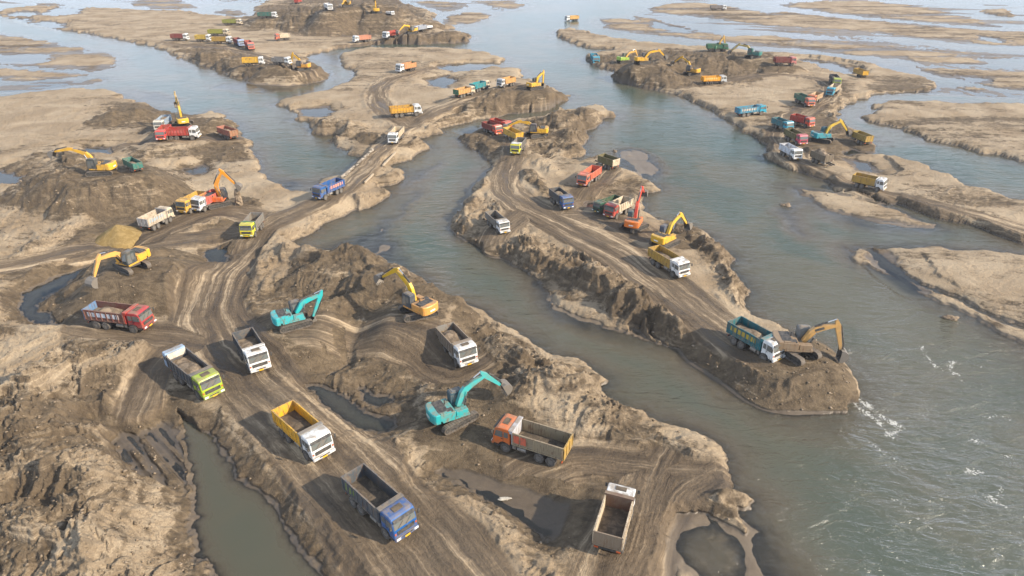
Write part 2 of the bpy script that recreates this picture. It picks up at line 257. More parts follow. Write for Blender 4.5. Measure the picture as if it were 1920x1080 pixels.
# soft zones: points, softness m, dz, roughness amplitude, dryness (None = leave)
ZONES = [
 ([(-900,200),(0,190),(240,190),(330,240),(450,300),(560,370),(480,400),(350,370),(180,400),(0,420),(-900,450)], 4, .2, .16, .95),
 ([(-900,400),(0,400),(250,460),(480,440),(480,480),(300,490),(150,490),(0,600),(300,650),(250,760),(0,780),(-900,800)], 3, .2, .30, .86),
 ([(470,560),(560,500),(640,480),(760,520),(960,640),(1130,760),(1200,800),(1300,850),(1390,900),(1380,960),(1250,960),(1160,1080),(1080,1080),(1100,930),(900,840),(800,840),(700,800),(600,740),(520,650),(450,600)], 2, .35, .42, .42),
 ([(860,590),(1000,660),(1120,730),(1150,780),(1080,790),(960,720),(880,650)], 1.5, .2, .75, .62),
 ([(1180,790),(1290,810),(1350,850),(1360,880),(1260,850),(1190,830)], 1.5, -.1, .25, .72),
 ([(680,800),(760,825),(900,895),(1010,985),(1090,1040),(1100,1120),(1000,1120),(960,1040),(850,950),(740,850)], .8, .45, .42, .78),
 ([(-600,790),(90,740),(190,800),(200,850),(250,905),(330,985),(385,1050),(420,1120),(400,1300),(-600,1300)], 2, 1.5, .80, .82),
 ([(0,930),(150,880),(300,980),(380,1080),(420,1300),(100,1300),(60,1000)], 2, .3, .85, .98),
 ([(200,820),(235,790),(300,775),(345,850),(350,905),(270,900),(225,870)], 1, -1.12, .42, .22),
 ([(110,540),(180,490),(290,480),(400,500),(415,540),(340,590),(280,600),(130,590)], 2, 0, .28, .16),
 ([(90,560),(200,600),(160,640),(40,600)], 2, -.2, .2, .4),
 ([(180,385),(300,395),(460,385),(500,430),(420,440),(250,460),(120,475)], 2.5, 0, .15, .38),
 ([(40,300),(200,300),(330,320),(370,395),(60,395)], 2.5, 0, .35, .36),
 ([(180,200),(230,195),(330,205),(440,230),(460,300),(380,305),(280,270),(300,235)], 3, 0, .3, .36),
 ([(240,225),(420,262),(400,275),(230,245),(150,250),(160,235)], 3, 0, .1, .3),
 ([(310,600),(350,540),(450,490),(490,560),(540,650),(560,720),(420,760),(320,700),(230,790),(250,690)], 2, 0, .14, .33),
 ([(120,680),(300,640),(330,700),(280,760),(150,770)], 1.5, .2, .7, .50),
 ([(480,455),(560,465),(600,485),(560,520),(500,540),(470,510)], 1.5, .6, .5, .85),
 ([(480,15),(560,-4),(760,-4),(820,40),(740,68),(560,68),(490,50)], 5, 0, .8, .45),
 ([(325,85),(460,85),(500,115),(610,138),(600,155),(470,150),(380,125)], 4, 0, .5, .33),
 ([(700,60),(880,62),(880,80),(740,82)], 4, 0, .5, .30),
 ([(860,190),(960,163),(1045,178),(1030,198),(900,220),(830,240)], 3, 0, .55, .36),
 ([(545,225),(620,222),(700,235),(700,268),(600,262)], 3, .2, .55, .66),
 ([(990,225),(1080,210),(1140,225),(1100,255),(1090,280),(1000,310),(980,260)], 3, 0, .7, .45),
 ([(870,255),(960,240),(960,300),(930,300),(880,275)], 3, 0, .4, .35),
 ([(855,400),(900,380),(940,380),(960,440),(920,460),(860,440)], 2, .2, .55, .78),
 ([(860,425),(900,450),(960,490),(1040,580),(1180,630),(1300,680),(1390,745),(1450,770),(1380,690),(1290,620),(1220,560),(1120,500),(1000,450),(930,415)], 1.5, .55, 1.05, .78),
 ([(1010,512),(1060,530),(1140,570),(1180,615),(1140,622),(1060,605),(1030,560)], 1.2, -1.4, .1, .75),
 ([(1340,690),(1400,680),(1440,660),(1500,635),(1560,650),(1595,740),(1500,780),(1410,755)], 1.5, .5, .62, .10),
 ([(1290,440),(1350,455),(1390,500),(1405,590),(1370,560),(1310,490)], 1.5, .5, .8, .62),
 ([(1240,425),(1310,435),(1330,470),(1280,480),(1240,470)], 1.2, .2, .4, .12),
 ([(1050,355),(1180,340),(1240,350),(1200,385),(1100,370)], 2, -.4, .25, .55),
 ([(1100,108),(1250,93),(1440,105),(1500,130),(1400,160),(1260,165),(1170,150)], 4, 0, .7, .26),
 ([(1440,230),(1500,195),(1560,150),(1600,150),(1565,210),(1560,240),(1635,262),(1600,275),(1500,290),(1450,270)], 3, 0, .2, .28),
 ([(1520,215),(1580,185),(1640,180),(1600,200),(1565,230)], 2.5, .3, .5, .7),
 ([(1640,140),(1760,155),(1740,172),(1620,170)], 4, -.5, .1, .5),
 ([(430,35),(500,30),(500,60),(430,60)], 4, 0, .1, .5),
]
# heaps: base centre px, radius m, height m, flat fraction, dryness
MOUNDS = [
 (200,372,14,4.6,.50,.32),(120,368,11,4.0,.25,.40),(300,378,6.8,4.2,.02,.28),(258,380,7,3.0,.1,.5),(75,318,11,4.2,.05,.55),(30,330,9,3,.1,.7),
 (262,540,12.5,3.1,.58,.16),(200,548,7,1.8,.5,.2),(566,654,7.0,3.7,.42,.36),(715,560,8,3.0,.3,.26),(640,520,9,2.6,.35,.30),(795,606,7.5,2.6,.55,.28),
 (905,748,6.2,2.7,.2,.34),(960,760,5,1.6,.1,.3),(1010,735,6,2.0,.2,.55),(1085,760,6,1.6,.2,.7),(600,590,5,1.5,.2,.5),(690,620,4.5,1.5,.1,.3),
 (525,45,20,6,.15,.45),(580,48,22,7.5,.30,.45),(650,48,24,8.5,.40,.40),(715,48,24,9.5,.35,.40),(775,54,15,5,.2,.45),
 (400,108,11,2.6,.35,.4),(450,122,11,3,.3,.35),(520,140,13,3.6,.5,.3),(568,140,9,3.2,.55,.25),(600,146,7,1.6,.3,.3),
 (765,78,11,2.8,.3,.3),(840,74,15,3.0,.2,.4),(905,200,9,3,.35,.4),(950,192,10,3.6,.5,.3),(1000,186,10,3.4,.5,.3),(1035,185,7,1.8,.3,.35),
 (640,245,8,2,.3,.7),(600,240,6,1.8,.2,.5),(1050,240,8,2.8,.3,.45),(1105,222,7,2,.2,.5),(1075,262,6,1.8,.2,.6),(700,262,5,1.4,.1,.3),
 (1200,140,14,4.4,.45,.25),(1248,135,15,3.2,.3,.25),(1300,128,15,4.0,.45,.22),(1230,152,12,3.6,.2,.4),(1350,132,12,3.4,.15,.25),(1410,122,13,3.0,.55,.3),(1455,132,9,2.2,.3,.5),
 (345,245,8,1.6,.6,.35),(405,245,8,2.8,.05,.35),(425,248,6,1.6,.1,.4),(220,228,8,2.2,.02,.25),(262,224,7,2.6,.02,.28),(310,285,9,1.6,.2,.6),
 (430,398,6.5,1.0,.5,.16),(1525,280,8,1.6,.3,.35),(1590,225,7,1.2,.3,.6),(170,705,5,1.8,.3,.6),(100,725,5,2.0,.4,.85),(235,680,6,1.6,.25,.65),
 (60,900,6,2.2,.1,.5),(150,930,6,2.4,.3,.7),(270,960,5.5,1.8,.4,.65),(90,1010,5,2.2,.1,.45),(260,1050,5.5,2.6,.35,.85),(30,820,6,1.8,.2,.45),
 (1190,575,4.5,1.6,.1,.3),(1120,545,5,1.6,.1,.5),(1250,610,4,1.2,.1,.75),(985,480,5,1.2,.2,.7),(1500,735,7,1.0,.5,.16),
]
PITS = [(1335,1022,3.4,.26),(932,742,3.2,1.6),(1285,462,4.2,1.3),(960,700,2.5,.9),(640,610,3.0,1.2),(1215,602,2.2,1.2),(1010,700,2.2,1.1),(165,790,3,1.0),(115,970,2.6,1.4),(60,960,2.4,1.2)]
# banks: points, half width, height, dryness
RIDGES = [
 ([(520,455),(555,432),(600,412),(640,396)], 2.6, 1.0, .9), ([(655,384),(690,368),(725,366)], 2.8, 1.2, .9), ([(490,478),(530,482),(575,492)], 3.5, 1.4, .85),
 ([(330,448),(380,425),(440,412),(480,405)], 1.3, .7, .85), ([(395,462),(450,450)], 1.5, .7, .8),
 ([(345,760),(400,800),(455,855),(505,915),(565,985),(625,1060),(690,1150)], 1.1, .45, .55),
 ([(600,735),(640,775),(700,815),(800,890),(900,960),(1000,1040),(1060,1100)], .9, .35, .7),
 ([(885,445),(960,475),(1040,505),(1110,540),(1180,580),(1240,615),(1295,650)], 2.4, 1.0, .55),
 ([(1290,645),(1350,695),(1400,735)], 1.3, .5, .2),
 ([(775,275),(805,248),(835,228),(885,212)], 3.0, 1.6, .7), ([(715,340),(745,325)], 2.2, 1.1, .85), ([(770,300),(790,285)], 2.4, 1.2, .8),
 ([(40,480),(90,452),(150,425)], 3.0, 1.0, .9), ([(150,655),(210,642),(280,652)], 2.2, 1.2, .7), ([(80,725),(140,690)], 2.0, .9, .9),
 ([(100,540),(50,560),(20,620)], 2.5, .8, .5), ([(0,590),(60,600),(100,625)], 3, .8, .9),
 ([(690,290),(720,262),(745,240)], 1.2, .7, .8), ([(900,350),(885,380),(870,410)], 2.5, .8, .85), ([(990,330),(1010,355),(1030,375)], 2.5, 1.0, .5), ([(1000,300),(1040,330)], 3, .8, .85),
 ([(1300,455),(1340,480),(1380,530),(1390,580)], 2.0, .9, .7), ([(650,500),(720,515),(790,540),(850,580)], 2.5, .8, .35),
 ([(830,600),(900,640),(970,680)], 2.2, .8, .6), ([(505,470),(480,510),(500,545)], 1.6, .6, .8),
 ([(1165,625),(1240,655),(1310,690),(1380,745)], 1.2, .35, .15),
 ([(1600,290),(1560,250),(1600,225)], 2, .3, .5),
 ([(590,270),(640,285)], 1.6, .6, .4), ([(310,110),(360,118),(400,130)], 4, 1.2, .45),
]

LANDW = [(to_world(p), z, b) for p, z, b in LAND]
BARW = [(to_world(p), z, b) for p, z, b in BARS]
SHOALW = [(to_world(p), d) for p, d in SHOALS]
PONDW = [(to_world(p), d, s) for p, d, s in PONDS]
ROADW = []
for p, w, z in ROADS:
    A = smooth_line([(a, b, c, d) for (a, b), c, d in zip(p, w, z)], 2)
    P = np.array([ground(a, b, d) for a, b, c, d in A]); ROADW.append((P, A[:, 2], A[:, 3]))
ZONEW = [(to_world(p, .8), s, dz, a, d) for p, s, dz, a, d in ZONES]
MOUNDW = [(ground(a, b, .8), r, h, f, d) for a, b, r, h, f, d in MOUNDS]
PITW = [(ground(a, b, 1.), r, h) for a, b, r, h in PITS]
RIDGEW = [(to_world(smooth_line(p, 1), 1.0), w, h, d) for p, w, h, d in RIDGES]

BRAID = [to_world(p) for p in ([(1190,20),(1250,-2),(1500,-10),(2600,-14),(2700,190),(1930,178),(1760,166),(1690,138),(1560,106),(1440,97),(1320,88),(1240,80),(1150,62),(1120,40)], [(-700,55),(0,62),(140,88),(215,105),(205,128),(170,155),(0,176),(-700,200)], [(-600,-12),(500,-14),(470,12),(250,12),(0,12),(-600,20)], [(820,0),(1010,-6),(990,18),(930,28),(840,20)])]
RUTW = to_world([(198,800),(240,782),(322,770),(338,800),(352,850),(366,900),(372,945),(340,955),(290,930),(250,905),(225,880),(205,845)])
def terrain(X, Y, detail=True):
    """height and surface fields at the given ground points"""
    X = np.asarray(X, np.float64); Y = np.asarray(Y, np.float64); n = X.size
    dist = np.hypot(X, Y)
    # ragged outlines: the traced shores are bent by noise
    amp = np.clip(dist / 130, .55, 2.6)
    wx = amp * (1.1 * perlin(X * .16, Y * .16, 3) + .55 * perlin(X * .45, Y * .45, 4)); wy = amp * (1.1 * perlin(X * .16, Y * .16, 5) + .55 * perlin(X * .45, Y * .45, 6))
    if detail:
        wx = wx + .25 * perlin(X * 1.3, Y * 1.3, 7); wy = wy + .25 * perlin(X * 1.3, Y * 1.3, 8)
    Xw = X + wx; Yw = Y + wy
    d_out = np.full(n, 40., np.float32); h = np.full(n, -9., np.float32); d_in = np.zeros(n, np.float32); isbar = np.zeros(n, bool)
    bankn = 1 + .5 * perlin(X * .05, Y * .05, 9)
    for P, z, b in LANDW + BARW:
        d = poly_sd(Xw, Yw, P, 40.)
        if b > 3 and z < .7: b = b * 1.5; z = z * .6
        isbar |= (d > 0) & (P.shape[0] > 0) & any(P is q[0] for q in BARW)
        bw = np.maximum(b * bankn, .35)
        prof = np.where(d > 0, np.where(b > 3, .09, .04) + z * (1 - np.exp(-1.6 * np.clip(d, 0, 40) / bw)), -9)
        h = np.maximum(h, prof); d_in = np.maximum(d_in, d); d_out = np.minimum(d_out, np.where(d > 0, 0, -d))
    land = h > -8
    # river bed
    bed = -.06 - 1.7 * (1 - np.exp(-d_out / 9.)) - .25 * np.clip(perlin(X * .07, Y * .07, 11), -1, 1) * np.clip(d_out / 6, 0, 1)
    for P, dep in SHOALW:
        d = poly_sd(Xw, Yw, P, 6.)
        m = sstep(-4, 2.5, d); tgt = -dep + .09 * fbm(X * .30, Y * .14, 3, 12)
        bed = np.where(m > 0, np.maximum(bed, bed * (1 - m) + tgt * m), bed)
    if dist.max() > 200:
        Xr = X + Y * .0; Yr = Y + X * .22; wr = 14 * perlin(X * .012, Y * .02, 101)
        br = perlin(Xr * .010, (Yr + wr) * .055, 102) + .55 * perlin(Xr * .024, (Yr + wr) * .13, 103) + .25 * perlin(X * .07, Y * .3, 104)
        for P in BRAID:
            m = sstep(-6, 14, poly_sd(X, Y, P, 14.)); bed = np.where(m > 0, np.maximum(bed, bed * (1 - m) + (-.16 + .40 * br) * m), bed); bed = np.minimum(bed, .28)
    h = np.where(land, h, bed)
    edge_in = np.clip(h / .9, 0, 1)
    dry = np.full(n, .88, np.float32); rough = np.full(n, .10, np.float32)
    # gentle undulation of open sand
    h = h + np.where(land, edge_in * .22 * fbm(X * .06, Y * .09, 2, 14), 0)
    strk = perlin(X * .012 + .5 * perlin(X * .01, Y * .05, 15), Y * .075, 16) + .5 * perlin(X * .03, Y * .2, 17)
    h = np.where(isbar & (dist > 90), h - .26 * np.clip(strk, -.3, 1.) * sstep(120, 220, dist), h); dry = np.where(isbar, dry - .10 - .35 * np.clip(strk, -.4, 1), dry)
    for P, s, dz, a, dr in ZONEW:
        d = poly_sd(X + wx * 1.5, Y + wy * 1.5, P, s * 1.6 + 2); m = sstep(-s, s, d)
        h = h + m * dz * edge_in; rough = rough + (a - rough) * m; dry = dry + (dr - dry) * m
    hm = np.zeros(n, np.float32)
    for (c, r, H, f, dr) in MOUNDW:
        k = np.nonzero((np.abs(X - c[0]) < r * 1.7) & (np.abs(Y - c[1]) < r * 1.7))[0]
        if not k.size: continue
        x = X[k] + .6 * wx[k] - c[0]; y = Y[k] + .6 * wy[k] - c[1]; q = np.hypot(x, y); th = np.arctan2(y, x)
        sd = int(abs(c[0] * 7 + c[1] * 3)) % 997
        lobes = 1 + .16 * perlin(np.cos(th) * 1.4 + 9, np.sin(th) * 1.4, sd) + (.10 * perlin(th * 2.2, q * .05, sd + 1) + .06 * perlin(th * 6, q * .1, sd + 2) if detail else 0)
        t = q / (r * lobes)
        pr = np.clip((1 - t) / (1 - f + 1e-6), 0, 1); pr = np.where(pr > .9, .9 + (pr - .9) * .5, pr) if f > .05 else pr
        pr = pr * (1 + .04 * (f < .05))
        hh = np.minimum(H * pr, d_in[k] * .62)
        hm[k] = np.maximum(hm[k], hh) + .22 * np.minimum(hm[k], hh)
        m = sstep(0, .12, pr); dry[k] += (dr - dry[k]) * m * .85
        rough[k] = np.maximum(rough[k], .30 * m)
    h = h + hm
    for P, w, H, dr in RIDGEW:
        D, U, V, _ = line_sd(X + .7 * wx, Y + .7 * wy, P, np.ones(len(P)), w * 2)
        m = np.clip(1 - D / w, 0, 1); m = m * m * (3 - 2 * m)
        h = h + H * m * edge_in * (.8 + .5 * perlin(U * .35, 0 * U + 3.3, 21))
        dry = dry + (dr - dry) * np.clip(m * 1.5, 0, 1); rough = np.maximum(rough, (.42 if w > 1.6 else .16) * np.clip(m * 1.4, 0, 1))
    for (c, r, H) in PITW:
        q = np.hypot(X + wx - c[0], Y + wy - c[1]); m = sstep(r, r * .35, q); h = h - H * m; dry = dry + (.1 - dry) * m
    h = np.where(land, np.minimum(h, .10 + .95 * d_in * (1 + .3 * perlin(X * .12, Y * .12, 18))), h)
    # broken ground: domain-warped ridges, slumps and clods
    if detail:
        a = rough * np.clip((h - .15) / 1.1, 0, 1)
        qx = X * .24 + 1.0 * perlin(X * .15, Y * .15, 41); qy = Y * .20 + 1.0 * perlin(X * .15, Y * .15, 42)
        rg = ridged(qx, qy, 5, 43, .52) - .75
        st = ridged(qx * .35 + 5, qy * .9, 3, 61, .5) - .7
        fine = fbm(X * 2.2, Y * 2.2, 3, 71, .6)
        patch = sstep(-.35, .35, perlin(X * .11, Y * .11, 47))
        rg2 = ridged(qx * 2.9 + 3, qy * 2.4 + 7, 4, 45, .58) - .75
        # gullies that run down the fall of the broken slopes
        gul = np.clip(1 - np.abs(perlin(X * .55 + 1.2 * perlin(X * .2, Y * .2, 51), Y * .14 + .8 * perlin(X * .3, Y * .3, 52), 53)) * 5, 0, 1)
        crk = np.clip(1 - np.abs(perlin(X * .9 + .7 * perlin(X * .7, Y * .7, 56), Y * .8, 57)) * 7, 0, 1)
        nz = a * (.80 * rg * (.30 + .80 * patch) + .34 * rg2 * (1.1 - .6 * patch) - .30 * gul * patch - .12 * crk + .60 * st + .35 * fbm(X * .13, Y * .13, 2, 48)) + (.030 + .10 * a) * fine * edge_in
        # terraces: slumped crust with small scarps
        q = (h + nz) / .55; fr = q - np.floor(q); terr = (np.floor(q) + sstep(.30, .62, fr)) * .55 - (h + nz)
        nz = nz + terr * np.clip((rough - .22) * 1.8, 0, .75) * (dist < 170) * patch * edge_in
        h = h + nz
        # thin drainage rills on the open sand
        rl = np.clip(1 - np.abs(perlin(X * .09 + .8 * perlin(X * .05, Y * .05, 81), Y * .22, 82)) * 14, 0, 1)
        h = h - .10 * rl * edge_in * (rough < .25)
    else: nz = 0
    road = np.zeros(n, np.float32); RU = np.zeros(n, np.float32); RV = np.zeros(n, np.float32); zr_all = h.copy()
    best = np.full(n, 1e3, np.float32)
    if detail:   # tracked-over mud beside the brown pool: long parallel ruts, some holding water
        d = poly_sd(X + .8 * wx, Y + .8 * wy, RUTW, 6.); m = sstep(-.8, 1.2, d)
        p0, p1 = ground(235, 790), ground(330, 900); e = (p1 - p0) / np.hypot(*(p1 - p0)); al = X * e[0] + Y * e[1]; ac = -X * e[1] + Y * e[0]
        rr = perlin(ac * .85 + .5 * perlin(al * .12, ac * .1, 33), al * .06, 31) + .45 * perlin(ac * 2.1, al * .1, 32) + .15 * fbm(X * .9, Y * .9, 2, 34)
        h = h + (.04 + .32 * rr - h) * m; dry = dry + (.34 - dry) * m
    for P, W, Z in ROADW:
        D, U, V, Wd = line_sd(X + .35 * wx, Y + .35 * wy, P, W, 11.)
        _, _, _, Zd = line_sd(X, Y, P, Z, 11.)
        e = D - Wd * .5 * (.93 + .1 * perlin(U * .2, U * 0 + 1, 91)); m = sstep(1.1, -.5, e)
        up = (e < best) & (m > 0)
        RU = np.where(up, U, RU); RV = np.where(up, V, RV); best = np.minimum(best, np.where(m > 0, e, 1e3))
        new = np.maximum(road, m)
        h = h + (np.minimum(Zd, .12 + 1.0 * d_in) - h) * m * np.where(land, 1, 0)
        if detail:   # windrow pushed up at the road edge
            h = h + .28 * np.exp(-((e - .9) / .55) ** 2) * edge_in * (.4 + 1.1 * np.clip(perlin(U * .3, V * 0 + 2, 93) + .4, 0, 1)) * (road < .3)
        road = new
    if detail:   # wheel ruts
        rvw = RV + 1.2 * perlin(X * .045, Y * .045, 94); rut = .10 * perlin(rvw * .95, RU * .04, 95) + .06 * perlin(rvw * 2.4, RU * .06, 96) + .05 * perlin(X * .5, Y * .5, 97)
        h = h + rut * road * np.where(land, 1, 0)
    for P, dep, sl in PONDW:
        reach = 5.0 if dep < .15 else 9.0
        d = poly_sd(Xw, Yw, P, reach)
        near = d > -reach + .01
        tgt = np.where(d > 0, -dep * (1 - np.exp(-d / .9)) - .02, -d * sl * (1 + .35 * fbm(X * .12, Y * .12, 3, 99)))
        if dep < .15: tgt = tgt + .05 * fbm(X * .25, Y * .25, 2, 98) * (d > -1)
        h = np.where(near & land, np.minimum(h, tgt + np.where(d > 0, 0, nz * .5 if detail else 0)), h)
        road = np.where(d > 0, 0, road); dry = np.where(near, dry + (.2 - dry) * sstep(-3.0, 0, d), dry)
        rough = np.where(d > -1, .1, rough)
    return dict(h=h.astype(np.float32), dry=dry, road=road, u=RU, v=RV, rough=rough, land=land, dout=d_out)

def hit(px, py):
    """where the line of sight through a pixel meets the (smooth) ground"""
    d = ray(px, py); z = np.linspace(14, -.2, 110); t = (z - CAM_H) / d[2]
    H = np.maximum(terrain(d[0] * t, d[1] * t, False)['h'], -.25)
    k = np.nonzero(H >= z)[0]; i = k[0] if k.size else len(z) - 1
    return np.array([d[0] * t[i], d[1] * t[i], H[i]])

